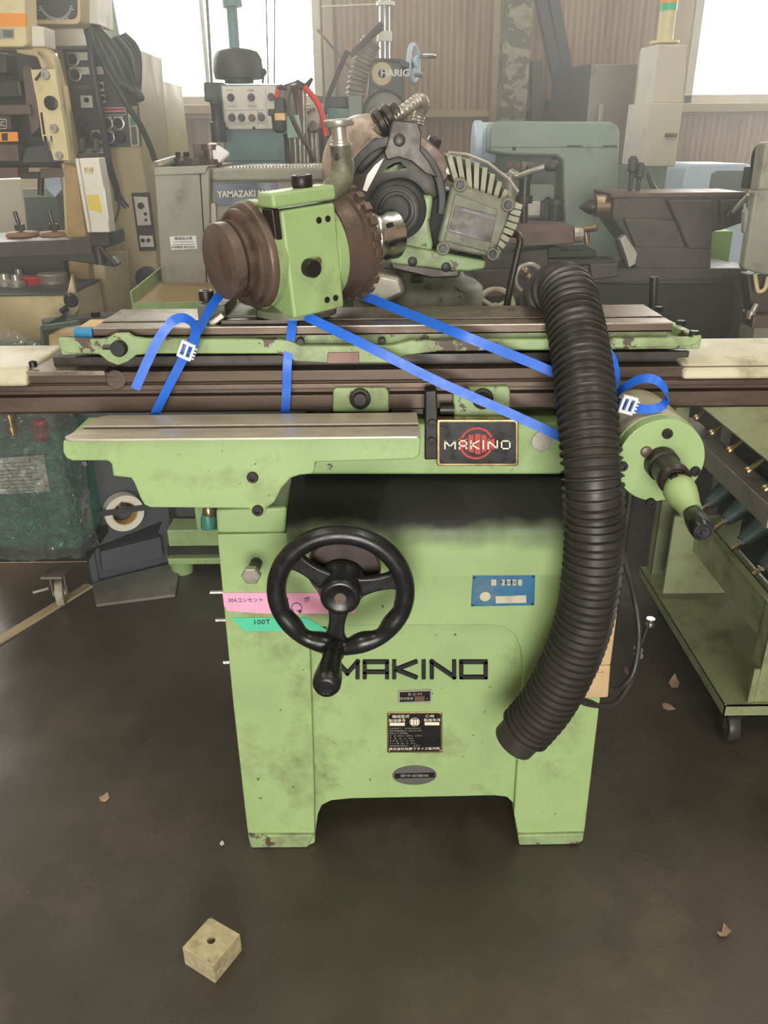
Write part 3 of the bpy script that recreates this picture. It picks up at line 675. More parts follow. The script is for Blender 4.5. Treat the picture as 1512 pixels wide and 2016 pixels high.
# top plate with upright
tp = M(WT)
tp.box(.066, .190, -.091, -.040, .080, .104)
tpo = tp.done('top_plate', 'green_paint', WH, bevel=.006, seg=3)
tw = M(WT)
pts = [V(.165, -.066, .090), V(.185, -.066, .090), V(.206, -.066, .098), V(.220, -.066, .112), V(.224, -.066, .132), V(.224, -.066, .162)]
tw.tube([V(*p) for p in curve(pts, 5)], [.013]*4 + [.015]*3 + [.019]*4 + [.021]*5 + [.020]*5 + [.019]*5, 20)
tw.done('upright', 'green_dirty', tpo, smooth=60)
M(WT).lathe(V(.224, -.066, .160), (0, 0, 1), [(0, .0195), (.003, .0195), (.004, .015), (.008, .015), (.009, .0135), (.028, .0135), (.029, .0235), (.031, .025), (.038, .025), (.040, .023)], 28).done('upright_knob', 'aluminium', tpo, smooth=40)
M(WT).lathe(V(.140, -.066, .104), (0, 0, 1), [(0, .016), (.003, .0175), (.017, .0175), (.019, .016), (.019, .010), (.014, .010), (.014, .001)], 28).done('cap_bolt', 'black_steel', tpo, smooth=40)
bolt(body, WT @ V(.120, -.0885, -.020), -ey, .0155, .020, name='lock_knob', mat='black_plastic', sock=False)
bolt(body, WT @ V(.140, -.0890, -.012), -ey, .0065, .003, name='oil_cup', mat='brass')
for x_, z_ in ((.150, .052), (.168, .052), (.150, -.080), (.168, -.080)):
    bolt(body, WT @ V(x_, -.0895, z_), -ey, .0055, .0012, name='screw_hole', mat='black_gap', sock=False)
M(WT).box(.066, .080, -.085, -.05, .03, .08).done('latch', 'black_steel', WH, bevel=.003)
# index plate with notches
NN = 24; ra, rb = .098, .106
ip = []
for k in range(NN):
    for f_, r_ in ((0, rb), (.55, rb), (.56, ra), (.99, ra)):
        w = 2*PI*(k+f_)/NN; ip.append(V(.254, math.cos(w)*r_, math.sin(w)*r_ - .008))
M(WT).prism(ip, (.014, 0, 0)).done('index_plate', 'rust_brown', WH, bevel=.001)
wl([(.206, .080), (.208, .0885), (.244, .0905), (.246, .096), (.254, .096)], 56, (0, 0, -.008)).done('index_ring', 'rust_brown', WH, smooth=40)
wl([(.266, .055), (.270, .036), (.290, .032), (.312, .032)], 32, (0, 0, -.008)).done('nose_shaft', 'dark_steel', WH)
nose = wl([(.300, .036), (.301, .0445), (.306, .046), (.311, .0435), (.314, .046), (.326, .046), (.330, .0435), (.350, .046), (.370, .046), (.373, .042)], 40, (0, 0, -.008)).done('collet_nut', 'chrome', WH, smooth=40)
for k in range(8):
    w = 2*PI*(k+.3)/8
    M(WT).obb(V(.339, math.cos(w)*.0445, math.sin(w)*.0445-.008), (1, 0, 0), V(0, -math.sin(w), math.cos(w)), V(0, math.cos(w), math.sin(w)), .006, .004, .0015).done('nut_slot', 'black_gap', nose)
# cradle under the head
zc = ztab
cr = M(); a = P(392, 600, 1.47).x; b_ = P(634, 600, 1.47).x
cr.box(a, b_, 1.455, 1.575, zc, zc+.012)
cr.box(a, a+.05, 1.45, 1.58, zc, zc+.03); cr.box(b_-.055, b_, 1.45, 1.58, zc, zc+.03)
cr.done('cradle', 'green_dirty', WH, bevel=.003)
pb = WT @ V(.135, -.004, -.102)
M().lathe(V(pb.x, pb.y, zc+.01), (0, 0, 1), [(0, .075), (.012, .075), (.02, .06), (pb.z-zc-.005, .055)], 36).done('swivel_foot', 'green_dirty', WH)
for u in (406, 616):
    p = P(u, 592, 1.50); M().lathe(V(p.x, 1.505, zc+.03), (0, 0, 1), [(0, .014), (.016, .014), (.018, .012), (.018, .008), (.010, .007)], 20).done('clamp_bolt', 'dark_steel', WH, smooth=40)
M().rod(V(P(515, 620, 1.45).x, 1.452, zc+.0), V(P(515, 620, 1.45).x, 1.452, zc+.024), .010, 6).done('clamp_bolt', 'black_steel', WH)
M().box(a+.045, b_-.05, 1.428, 1.455, zc, zc+.008).done('front_pad', 'dark_steel', WH, bevel=.001)
M().obb(P(428, 628, 1.44), (.8, 0, .55), (0, 1, 0), (-.55, 0, .8), .016, .01, .006).done('clamp_tongue', 'aluminium', WH, bevel=.003)
# paper tag leaning on the wheel guard
tg = [(714, 374), (723, 344), (738, 325), (756, 311), (722, 377)]
tag(M().poly(tg, 1.66, .0012).done('paper_tag', 'white', None), 'white folded paper tag tucked in front of dark round hood', 'tag')

# ---------------------------------------------------------------- wheel head behind the table
YW = 1.80
wbase = P(830, 600, YW)
WG = thing('wheel_head', 'tilting green grinding wheel head with dark round hood and finned motor', 'wheel head', (wbase.x, YW+.08, 1.0))
M().lathe(V(P(826, 600, YW).x, YW+.10, 1.0), (0, 0, 1), [(0, .15), (P(826, 578, YW+.0).z-1.0, .15), (P(826, 566, YW).z-1.0, .135), (P(826, 556, YW).z-1.0, .11), (P(826, 545, YW).z-1.0, .10), (P(826, 528, YW).z-1.0, .115)], 44).done('column', 'green_dirty', WG, smooth=60)
M().lathe(V(P(815, 600, YW-.03).x, YW+.10, P(815, 604, YW-.05).z), (0, 0, 1), [(0, .135), (.012, .138), (.03, .133), (.038, .12)], 44).done('swivel_ring', 'dark_steel', WG, smooth=40)
M().poly([(700, 556), (742, 535), (790, 545), (800, 580), (760, 600), (700, 600)], YW-.06, .1).done('casting_web', 'aluminium', WG, bevel=.012, seg=3)
bolt(WG, P(821, 556, YW-.05), (0, 0, 1), .014, .014, hexa=True, sock=False)
bp = M().poly([(764, 488), (800, 484), (958, 513), (955, 530), (920, 535), (895, 534), (768, 520)], YW-.06, .24)
bp.done('swivel_plate', 'green_worn', WG, bevel=.006)
M().poly([(768, 516), (890, 532), (906, 530), (904, 546), (850, 548), (772, 530)], YW-.055, .2).done('plate_lower', 'dark_steel', WG, bevel=.004)
for u, v in ((812, 515), (878, 526)): bolt(WG, P(u, v, YW-.06), (0, -1, 0), .010, .004, sock=False)
# spindle body
M().poly([(800, 384), (853, 384), (852, 400), (846, 440), (853, 480), (850, 502), (760, 488), (772, 440)], YW-.045, .2).done('spindle_body', 'green_worn', WG, bevel=.008)
sc_ = P(782, 414, YW-.05); sax = V(-.10, -1, 0)
M().lathe(sc_, sax, [(-.08, .060), (-.01, .060), (0, .058), (.004, .055), (.008, .049), (.022, .048), (.026, .043), (.026, .038), (.016, .036), (.016, .030), (.03, .029), (.034, .025)], 48).done('spindle_flange', 'charcoal', WG, smooth=40)
M().poly([(735, 352), (760, 318), (790, 312), (820, 340), (760, 345)], YW+.02, .05).done('inner_web', 'green_worn', WG, bevel=.006)
# hood
hcx = P(775, 400, YW-.05); ho = M(); n = 40; o_ = []; i_ = []
for k in range(n+1):
    w = R(-12 + 185*k/n); o_.append(hcx+V(math.cos(w)*.108, 0, math.sin(w)*.125)); i_.append(hcx+V(math.cos(w)*.092, 0, math.sin(w)*.106))
ho.prism(o_ + i_[::-1], (0, .10, 0)); ho.done('hood', 'charcoal', WG, bevel=.003)
o2 = [hcx+V(math.cos(R(a))*.094, .07, math.sin(R(a))*.108) for a in range(0, 360, 6)]
M().prism(o2, (0, .02, 0)).done('hood_back', 'lathe_dark', WG)
M().poly([(756, 300), (766, 268), (772, 240), (776, 236), (822, 240), (830, 262), (828, 296), (845, 318), (862, 350), (838, 342), (810, 318), (785, 310), (762, 316)], YW-.055, .07).done('hood_clamp', 'dark_steel', WG, bevel=.006, seg=3)
bolt(WG, P(786, 276, YW-.055), (0, -1, 0), .012, .006, sock=False, mat='dark_steel')
M().poly([(704, 300), (738, 268), (756, 276), (760, 296), (744, 312), (708, 346), (698, 330)], YW-.02, .08).done('hood_shoulder', 'charcoal', WG, bevel=.008, seg=3)
M().poly([(812, 266), (826, 262), (898, 322), (896, 336), (884, 346), (866, 378), (852, 340), (824, 300)], YW-.0, .09).done('motor_bracket', 'rust_brown', WG, bevel=.004)
bolt(WG, P(850, 292, YW+.04), V(.35, -.2, .9), .016, .022, hexa=True, sock=False, mat='dark_steel')
bolt(WG, P(884, 336, YW-.002), V(0, -1, 0), .008, .006, sock=False, mat='aluminium')
# wheel guard dome behind
gc = P(706, 330, YW+.22)
M().lathe(gc, (-.62, -.78, .1), [(-.06, .02), (-.06, .112), (-.02, .116), (.0, .112), (.02, .098), (.03, .066), (.032, .001)], 44).done('wheel_guard', 'guard_tan', WG, smooth=60)
# conduit loop on top
pp = [P(*q) for q in ((742, 262, YW+.05), (752, 248, YW+.05), (766, 238, YW+.04), (790, 222, YW+.04), (815, 203, YW+.05), (828, 196, YW+.06), (833, 206, YW+.08), (826, 226, YW+.10), (822, 246, YW+.10))]
cp = curve([tuple(p) for p in pp], 10); M().tube(cp, [.0125 + .0012*math.sin(i*2.1) for i in range(len(cp))], 14).done('conduit', 'aluminium', WG, smooth=60)
for q, r_ in (((748, 252), .030), ((764, 240), .026), ((778, 231), .020)):
    p = P(*q, YW+.045); M().lathe(p-V(.006, 0, -.004), (.8, .1, .5), [(0, r_*.85), (.004, r_), (.014, r_), (.018, r_*.8)], 24).done('conduit_nut', 'dark_steel', WG, smooth=40)
# motor
YM = 1.72; mo = [(898, 358), (1004, 398), (1010, 408), (974, 502), (962, 508), (872, 488), (862, 474), (888, 368)]
mc = P(937, 432, YM)
mx_ = (P(1004, 398, YM)-P(898, 358, YM)).normalized(); mz_ = V(0, -1, 0).cross(mx_).normalized()
if mz_.z < 0: mz_ = -mz_
mot = M().poly(mo, YM, .03).done('motor', 'green_dirty', WG, bevel=.006)
M().poly([(890, 372), (1000, 404), (968, 500), (872, 478)], YM+.03, .20).done('motor_body', 'green_dirty', mot, bevel=.01)
M().poly([(896, 381), (980, 412), (962, 497), (875, 474)], YM-.004, .006).done('motor_cover', 'green_dirty', mot, bevel=.002)
npl = M().poly([(897, 404), (978, 425), (966, 478), (882, 456)], YM-.006, .003).done('motor_plate', 'dark_steel', mot, bevel=.0006)
M().poly([(899, 407), (977, 428), (976, 433), (898, 413)], YM-.007, .002).poly([(884, 451), (925, 462), (925, 465), (883, 454)], YM-.007, .002).done('plate_band', 'black_plastic', npl)
for u, v in ((906, 364), (1000, 403), (970, 500), (872, 489)):
    M().lathe(P(u, v, YM+.002), (0, -1, 0), [(0, .014), (.006, .014), (.008, .012)], 22).done('motor_lug', 'green_dirty', mot)
    bolt(mot, P(u, v, YM-.005), (0, -1, 0), .008, .006)
M().lathe(P(888, 440, YM+.06), V(-.25, -1, 0), [(-.16, .06), (-.02, .064), (.0, .06), (.006, .05)], 36).done('motor_shoulder', 'charcoal', mot, smooth=40)
def fin(a, b_, Y, d, th=.0050):
    p, q = P(*a, Y), P(*b_, Y); e = (q-p); n_ = V(-e.z, 0, e.x).normalized()*th
    M().prism([p-n_, q-n_, q+n_, p+n_], (0, d, 0)).done('fin', 'fin_paint', mot)
for k in range(9):
    t = k/8
    fin((900+t*100, 360+t*40), (884+t*126+8*math.sin(PI*t), 304+t*88-18*math.sin(PI*t)), YM+.012+.004*k, .17)
for k in range(9):
    t = k/8
    fin((1004-t*34, 402+t*96), (1028-t*56+10*math.sin(PI*t), 408+t*104), YM+.012, .17)
M().tube([P(880, 308, YM+.01), P(884, 300, YM+.01), P(920, 304, YM+.01), P(960, 320, YM+.01), P(1000, 352, YM+.01), P(1020, 378, YM+.01)], .003, 8).done('fin_rail', 'aluminium', mot)
# pull lever with curved end beside the motor
tag(M().tube([V(*p) for p in curve([tuple(P(*q)) for q in ((1000, 460, 1.76), (1018, 462, 1.75), (1024, 474, 1.74), (1020, 495, 1.74), (1010, 540, 1.74), (998, 600, 1.74), (996, 640, 1.74))], 6)], .0075, 10).done('lever', 'dark_steel', WG, smooth=60), 'dark curved lever', 'x')
del bpy.data.objects['lever']['category']

# ---------------------------------------------------------------- corrugated exhaust hose
hp = [(1058, 650, 1.70), (1068, 604, 1.66), (1090, 572, 1.58), (1116, 576, 1.48), (1132, 636, 1.40), (1146, 716, 1.33), (1156, 810, 1.265), (1166, 930, 1.205), (1170, 1030, 1.19), (1166, 1120, 1.18), (1150, 1220, 1.175), (1118, 1310, 1.175), (1072, 1392, 1.18), (1012, 1460, 1.19)]
cp = curve([tuple(P(*q)) for q in hp], 60)
# resample by length
def resample(c, step):
    c = [Vector(p) for p in c]; out = [c[0]]; acc = 0
    for a, b_ in zip(c[:-1], c[1:]):
        L = (b_-a).length; t = 0
        while acc + (L - t) >= step:
            t += step - acc; out.append(a + (b_-a)*(t/L)); acc = 0
        acc += L - t
    return out
cs = resample(cp, .0018); HRAD = .0455
rr = []
for i in range(len(cs)):
    s = i*.0018; q = (s % .0140)/.0140
    end = s > (len(cs)*.0018 - .034)
    rr.append(HRAD - .004 if end else HRAD + (.0050 if q < .22 else (.0036 if q < .28 else -.0010)))
hm = M().tube(cs, rr, 40, caps=False)
inner = cs[::-1][:24]; ot = M()
hm.tube(cs[-26:], [HRAD-.007]*26, 40, caps=False)
hm.tube(cs[:10], [HRAD-.004]*10, 40, caps=False)
tag(hm.done('exhaust_hose', 'black_rubber', None, smooth=50), 'thick black corrugated exhaust hose draped over the steel table and hanging down the front', 'hose')

# ---------------------------------------------------------------- straps
def ribbon_px(m, pts, hw, th=.0012, n=10):
    """pts: (u, v, Y, twist) ; strap faces the camera unless twist (0..1) turns it edge-on"""
    q = curve(pts, n); c = [P(a[0], a[1], a[2]) for a in q]; wd = []; tv = []
    for i in range(len(c)):
        t = (c[min(i+1, len(c)-1)] - c[max(i-1, 0)]).normalized()
        view = (CAM - c[i]).normalized(); w = t.cross(view).normalized(); nn = w.cross(t).normalized()
        a = q[i][3]*PI/2; wd.append((w*math.cos(a) + nn*math.sin(a))*hw); tv.append((nn*math.cos(a) - w*math.sin(a))*th)
    return m.ribbon(c, wd, tv)
S1 = thing('strap', 'bright blue strap with white buckle and curled tail, tied left under the work head', 'strap', tuple(P(430, 640, 1.38)))
HW = .0078
m = ribbon_px(M(), [(440, 575, 1.47, 0), (424, 592, 1.44, 0), (400, 632, 1.40, 0), (376, 676, 1.365, 0), (352, 722, 1.365, 0), (322, 780, 1.37, .15), (298, 830, 1.37, 0)], HW)
m.done('strap_band', 'blue_strap', S1)
ribbon_px(M(), [(566, 600, 1.45, .2), (576, 618, 1.42, 0), (574, 650, 1.40, 0), (566, 712, 1.382, 0), (564, 770, 1.385, 0.05), (560, 830, 1.385, .1)], HW).done('strap_band', 'blue_strap', S1)
m = M(); q = curve([(376, 694, 1.362), (383, 668, 1.352), (382, 640, 1.345), (362, 626, 1.335), (338, 634, 1.325), (312, 668, 1.32), (290, 712, 1.318), (266, 766, 1.316)], 10)
c = [P(*a) for a in q]; wd = []; tv = []
for i in range(len(c)):
    t = (c[min(i+1, len(c)-1)] - c[max(i-1, 0)]).normalized(); w = t.cross((CAM-c[i]).normalized()); 
    k = i/(len(c)-1); ty = V(.25, .9, .15)
    w = w.normalized(); f_ = max(0, min(1, abs(k-.36)/.22)); w2 = (w*(.35+.65*f_) + V(.1, .8, .5)*(1-f_)*.9); w2 = (w2 - t*w2.dot(t)).normalized()
    wd.append(w2*HW); tv.append(t.cross(w2).normalized()*.0012)
m.ribbon(c, wd, tv).done('strap_tail', 'blue_strap', S1)
bx_, by_, bz_ = None, None, None
def buckle(par, u, v, Y, ang):
    c = P(u, v, Y); d = V(math.cos(ang), 0, math.sin(ang)); n_ = V(-d.z, 0, d.x); m = M()
    for s in (-1, 1): m.obb(c+n_*s*.0125, d, V(0, 1, 0), n_, .0125, .004, .0028)
    for s in (-1, 0, 1): m.obb(c+d*s*.0105, d, V(0, 1, 0), n_, .0024, .0045, .0135)
    for k in range(4): m.obb(c+d*(.0145)+n_*(-.009+.006*k), d, V(0, 1, 0), n_, .0025, .004, .0016)
    m.done('buckle', 'clear_buckle', par, bevel=.0012)
buckle(S1, 367, 690, 1.352, R(-25))
S2 = thing('strap', 'long blue strap pulled from work head to the drum, with loose loop and white buckle', 'strap', tuple(P(900, 740, 1.36)))
ribbon_px(M(), [(548, 598, 1.47, .3), (580, 612, 1.425, 0), (720, 680, 1.36, 0), (860, 750, 1.345, 0), (1000, 812, 1.335, 0), (1120, 868, 1.325, 0), (1180, 900, 1.32, 0)], .0083).done('strap_band', 'blue_strap', S2)
ribbon_px(M(), [(672, 566, 1.59, 0), (700, 576, 1.55, 0), (800, 616, 1.45, 0), (860, 640, 1.388, 0), (920, 664, 1.35, 0), (1040, 712, 1.352, 0), (1110, 742, 1.352, 0), (1160, 764, 1.352, 0)], .0083).done('strap_band', 'blue_strap', S2)
ribbon_px(M(), [(1188, 684, 1.35, 0), (1204, 705, 1.35, .2), (1214, 738, 1.35, .5), (1212, 770, 1.345, .6), (1206, 790, 1.34, .2)], .0078).done('strap_band', 'blue_strap', S2)
m = M(); q = curve([(1206, 788, 1.34), (1226, 764, 1.31), (1262, 746, 1.285), (1290, 748, 1.27), (1308, 764, 1.265), (1314, 782, 1.265), (1302, 800, 1.265), (1276, 806, 1.265), (1246, 802, 1.275), (1220, 794, 1.30), (1206, 788, 1.34)], 8)
c = [P(*a) for a in q]; wd = []; tv = []
for i in range(len(c)):
    t = (c[min(i+1, len(c)-1)] - c[max(i-1, 0)]).normalized(); w = V(.10, .62, .75); w = (w - t*w.dot(t)).normalized(); wd.append(w*HW); tv.append(t.cross(w).normalized()*.0012)
m.ribbon(c, wd, tv).done('strap_loop', 'blue_strap', S2)
buckle(S2, 1236, 797, 1.268, R(-15))
# wooden block taped blue at the table end
WB = thing('wood_block', 'small pale wooden block wrapped with blue tape at the end of the steel table', 'block', tuple(P(163, 666, 1.42)))
a = P(150, 655, 1.405); z0 = zlow
M().box(P(146, 655, 1.41).x, tx0-.002, 1.412, 1.50, z0, ztab-.002).done('block', 'wood', WB, bevel=.001)
M().box(P(145, 655, 1.41).x-.0005, tx0-.0015, 1.411, 1.43, z0+.0005, ztab-.0015).done('tape_wrap', 'blue_tape', WB)
# handwritten tapes
def flat(px, Y, d=.0006): return M().poly(px, Y, d)
t1 = tag(flat([(438, 1167), (700, 1168), (698, 1208), (520, 1208), (448, 1203), (441, 1192)], YB-.0012, .0008).done('paper_tape', 'pink_tape', None), 'pink paper tape with blue handwriting stuck on green base beside the handwheel', 'tape')
for s, u, v, h in (('30Aコンセント', 484, 1182, .0105), ('付', 563, 1182, .013), ('ポ', 604, 1181, .013)): txt(s, P(u, v, YB-.0016), XD, ZD, h, 'ink_blue', t1, name='handwriting', sx=.95)
an = [P(584, 1196, YB-.0018)+V(math.cos(R(a))*.0095, 0, math.sin(R(a))*.010) for a in range(-50, 231, 14)]
M().tube(an, .0007, 6).done('drawn_arrow', 'ink_blue', t1)
e_ = an[0]; M().prism([e_+V(-.006, 0, 0), e_+V(.003, 0, .003), e_+V(.001, 0, -.006)], (0, .0006, 0)).done('arrow_head', 'ink_blue', t1)
t2 = tag(flat([(453, 1216), (605, 1216), (640, 1238), (645, 1250), (600, 1243), (482, 1243)], YB-.0012, .0008).done('green_tape', 'green_tape', None), 'turquoise tape strip with black handwriting stuck below the pink tape', 'tape')
txt('100T', P(515, 1225, YB-.0016), V(1, 0, .03), ZD, .014, 'ink_black', t2, name='handwriting', sx=1.15)
# block on the floor
BC = PZ(416, 1850, .06); cb = (PZ(416, 1850, .045))
c0, c1, c2, c3 = (PZ(*q, .047) for q in ((359, 1864), (413, 1804), (472, 1838), (419, 1902)))
pts = [c0, c1+(c0-c1)*.06+V(0, 0, 0), c1+(c2-c1)*.05, c2, c3]
hcz = (c0+c1+c2+c3)/4; bo_ = hcz - V(0, 0, .047)
bmb = bmesh.new(); HN = 24
def loop_(ps): return [bmb.verts.new(p-bo_) for p in ps]
def strip_(a, b_):
    for i in range(len(a)): bmb.faces.new((a[i], a[(i+1) % len(a)], b_[(i+1) % len(a)], b_[i]))
to_ = loop_([p+V(0, 0, -.0015) for p in pts]); ti_ = loop_([p+(hcz-p).normalized()*.0018 for p in pts]); bo2 = loop_([p-V(0, 0, .047) for p in pts])
hi_ = [hcz+V(.0078*math.cos(2*PI*k/HN), .0078*math.sin(2*PI*k/HN), 0) for k in range(HN)]
ht = loop_(hi_); hb_ = loop_([p-V(0, 0, .04) for p in hi_])
strip_(to_, bo2); strip_(ti_, to_); strip_(ht, hb_); bmb.faces.new(bo2); bmb.faces.new(hb_)
ed = [bmb.edges.get((q[i], q[(i+1) % len(q)])) or bmb.edges.new((q[i], q[(i+1) % len(q)])) for q in (ti_, ht) for i in range(len(q))]
bmesh.ops.triangle_fill(bmb, edges=ed, use_beauty=True)
bmesh.ops.recalc_face_normals(bmb, faces=bmb.faces[:])
meb = bpy.data.meshes.new('steel_block'); bmb.to_mesh(meb); bmb.free(); meb.materials.append(MAT['cast_block'])
ob = bpy.data.objects.new('steel_block', meb); col.objects.link(ob); ob.location = bo_; ORG[ob.name] = bo_
tag(ob, 'worn metal block with a drilled hole lying on the dark floor', 'block')
# leaves and scraps
def leaf(px, lab, matn='leaf', lift=.006, name='dry_leaf', cat='leaf'):
    pts = [PZ(u, v, .001) for u, v in px]; c = sum(pts, V(0, 0, 0))/len(pts); vs_ = [c+V(0, 0, .002)] + [p+V(0, 0, lift*(.3+random.random())) for p in pts]
    n = len(pts); m = M().add(vs_, [(0, 1+i, 1+(i+1) % n) for i in range(n)]); m.add([p-V(0, 0, .0008) for p in vs_], [(0, 1+(i+1) % n, 1+i) for i in range(n)])
    return tag(m.done(name, matn, None, smooth=80), lab, cat)
leaf([(1316, 1348), (1322, 1336), (1328, 1332), (1333, 1340), (1337, 1350), (1334, 1358), (1322, 1357)], 'pale upright dry leaf on floor beside the green cart', lift=.012)
leaf([(1303, 1386), (1312, 1384), (1322, 1390), (1330, 1397), (1316, 1399), (1306, 1396)], 'flat brown dry leaf on floor below the pale leaf', lift=.003)
leaf([(1410, 1842), (1420, 1838), (1424, 1820), (1432, 1834), (1438, 1842), (1428, 1850), (1416, 1848)], 'curled tan leaf scrap lying out on the open floor', lift=.01)
leaf([(196, 1572), (204, 1566), (212, 1562), (216, 1572), (208, 1580), (198, 1578)], 'small brown scrap on the dark floor left of green base', lift=.004, name='floor_scrap', cat='scrap')
leaf([(432, 1662), (438, 1657), (442, 1662), (437, 1668)], 'tiny pale chip on floor near the green foot', 'offwhite', .004, name='floor_chip', cat='chip')
# cable with plug beside the switch box
K = thing('power_cable', 'dark power cable looping from the beige switch box up behind the hose', 'cable', tuple(PZ(1250, 1400, 0)))
def cpath(q, n=8): return [V(*p) for p in curve([tuple(P(*a)) for a in q], n)]
M().tube(cpath([(1222, 1080, 1.40), (1235, 1120, 1.40), (1250, 1180, 1.40), (1258, 1250, 1.38), (1248, 1320, 1.36), (1225, 1352, 1.34), (1200, 1359, 1.30)]), .0062, 10).done('cable', 'black_rubber', K, smooth=60)
M().tube(cpath([(1256, 1282, 1.40), (1252, 1310, 1.38), (1240, 1345, 1.36), (1210, 1385, 1.32), (1160, 1386, 1.28), (1130, 1372, 1.27)]), .0062, 10).done('cable', 'black_rubber', K, smooth=60)
M().tube(cpath([(1256, 1285, 1.40), (1264, 1265, 1.41), (1272, 1240, 1.42), (1279, 1222, 1.42)]), .004, 8).done('cable', 'black_steel', K, smooth=60)
M().lathe(P(1279, 1232, 1.42), (0, 0, 1), [(0, .009), (.006, .009), (.008, .006), (.012, .009), (.018, .009)], 12).done('plug', 'chrome', K)
for v in (1280, 1292): M().lathe(P(1256, v, 1.40), (.1, 0, 1), [(0, .010), (.004, .010)], 12).done('cable_tie', 'aluminium', K)
M().lathe(P(1240, 1322, 1.37), (.2, -.2, 1), [(0, .013), (.002, .013)], 14).done('cable_ring', 'rust_brown', K)
# ---------------------------------------------------------------- tool cart on the right
CX0, CX1, CY0, CY1 = .845, 1.45, 1.60, 2.32
CT = thing('tool_cart', 'olive green steel tool cart on casters with sloping racks beside the grinder', 'cart', (1.1, 2.1, 0))
ZS = .125
m = M(); m.box(CX0, CX1, CY0, CY1, ZS-.035, ZS-.032).box(CX0, CX0+.003, CY0, CY1, ZS-.035, ZS+.004).box(CX0, CX1, CY0, CY0+.003, ZS-.035, ZS)
m.box(CX0, CX1, CY0, CY1, ZS-.004, ZS)
m.done('bottom_tray', 'cart_green', CT)
for y in (CY0+.015, CY1-.05):
    px_ = CX0+.075 if y < 2 else CX0+.02
    M().box(px_, px_+.004, y, y+.04, ZS-.03, .80).box(px_, px_+.045, y, y+.004, ZS-.03, .80).done('post', 'cart_green', CT, bevel=.001)
    M().box(CX1-.05, CX1-.045, y, y+.04, ZS-.03, .80).box(CX1-.09, CX1-.045, y, y+.004, ZS-.03, .80).done('post', 'cart_green', CT, bevel=.001)
M().box(CX0+.06, CX0+.075, CY0+.01, CY0+.016, ZS, ZS+.10).done('tray_upright', 'cart_green', CT, bevel=.001)
M().box(CX0+.078, CX0+.081, CY0+.02, CY1, .29, .412).box(CX0+.06, CX0+.081, CY0+.02, CY1, .408, .412).box(CX0+.081, CX1, CY0+.02, CY1, .29, .294).done('middle_tray', 'cart_green', CT)
M().box(CX0+.01, CX0+.22, CY1-.2, CY1-.19, .14, .40).done('end_gusset', 'cart_green', CT)
M().box(CX0+.04, CX0+.10, CY0+.06, CY1, .585, .64).done('rack_bar', 'aluminium', CT, bevel=.002)
M().box(CX0+.17, CX1, CY0-.02, CY1, .800, .805).done('top_tray', 'cart_green', CT)
M().prism([V(CX0+.012, CY0-.02, .754), V(CX0+.17, CY0-.02, .805), V(CX0+.17, CY0-.02, .800), V(CX0+.014, CY0-.02, .749)], (0, CY1-CY0+.02, 0)).done('top_slope', 'cart_green', CT)
M().prism([V(CX0+.12, CY0, .735), V(CX0+.24, CY0, .58), V(CX0+.246, CY0, .58), V(CX0+.126, CY0, .735)], (0, CY1-CY0, 0)).done('slope_panel', 'cart_green', CT)
M().box(CX0+.21, CX0+.216, CY0+.03, CY1-.03, .30, .73).done('back_panel', 'charcoal', CT)
for (wx, wy) in ((CX0+.035, CY0+.03), (CX0+.06, CY1-.12)):
    c = M(); c.lathe(V(wx-.016, wy, .042), (1, 0, 0), [(0, .030), (.002, .040), (.006, .042), (.026, .042), (.030, .040), (.032, .030)], 28)
    w_ = c.done('caster', 'black_rubber', CT, smooth=40)
    M().lathe(V(wx-.018, wy, .042), (1, 0, 0), [(0, .022), (.036, .022)], 20).done('caster_hub', 'dark_steel', w_)
    M().box(wx-.022, wx-.018, wy-.016, wy+.016, .04, .092).box(wx+.018, wx+.022, wy-.016, wy+.016, .04, .092).box(wx-.022, wx+.022, wy-.03, wy+.03, .086, .092).done('caster_fork', 'dark_steel', w_, bevel=.001)
M().box(CX0+.25, CX0+.253, CY0-.06, CY1, ZS-.09, ZS-.05).box(CX0+.253, CX1, CY0-.06, CY0-.02, ZS-.07, ZS-.067).done('lower_rail', 'cart_green', CT)
# tool holders: gold pull stud sticks out towards the aisle
def holder(px, Y, lab, first, axis):
    pass
hd = V(-.78, -.22, -.58).normalized()
def make_holder(base, lab, cone, grp):
    t = thing('tool_holder', lab, 'tool holder', tuple(base), grp)
    if cone:
        M().lathe(base-hd*.075, hd, [(0, .030), (.03, .027), (.068, .019), (.074, .017)], 24).done('taper', 'teal_dark', t, smooth=40)
        M().lathe(base-hd*.002, hd, [(0, .011), (.008, .011)], 6).done('nut', 'chrome', t)
    else:
        M().lathe(base-hd*.05, hd, [(0, .022), (.03, .022), (.036, .015), (.05, .013)], 20).done('collar', 'black_steel', t, smooth=40)
    M().lathe(base, hd, [(0, .0068), (.036, .0068), (.038, .0105), (.046, .0105), (.050, .008)], 16).done('pull_stud', 'brass', t, smooth=40)
    return t
l1 = 'black tool holder with brass pull stud, upper cart row'; l2 = 'dark green tapered tool holder with brass stud, row under the steel rack bar'
ORD = ['first', 'second', 'third', 'fourth', 'fifth']
q = [(1372, 822), (1402, 852), (1437, 886), (1474, 926), (1508, 962)]
h0 = None
for i, (u, v) in enumerate(q):
    tip = PX(u, v, CX0+.05); base = tip - hd*.042
    lab = 'black tool holder with brass stud in upper cart rack, %s from the feed drum' % ORD[i]
    if h0 is None: h0 = make_holder(base, lab, False, 'upper row of tool holders')
    else: copy_thing(h0, base, lab)
h1 = None
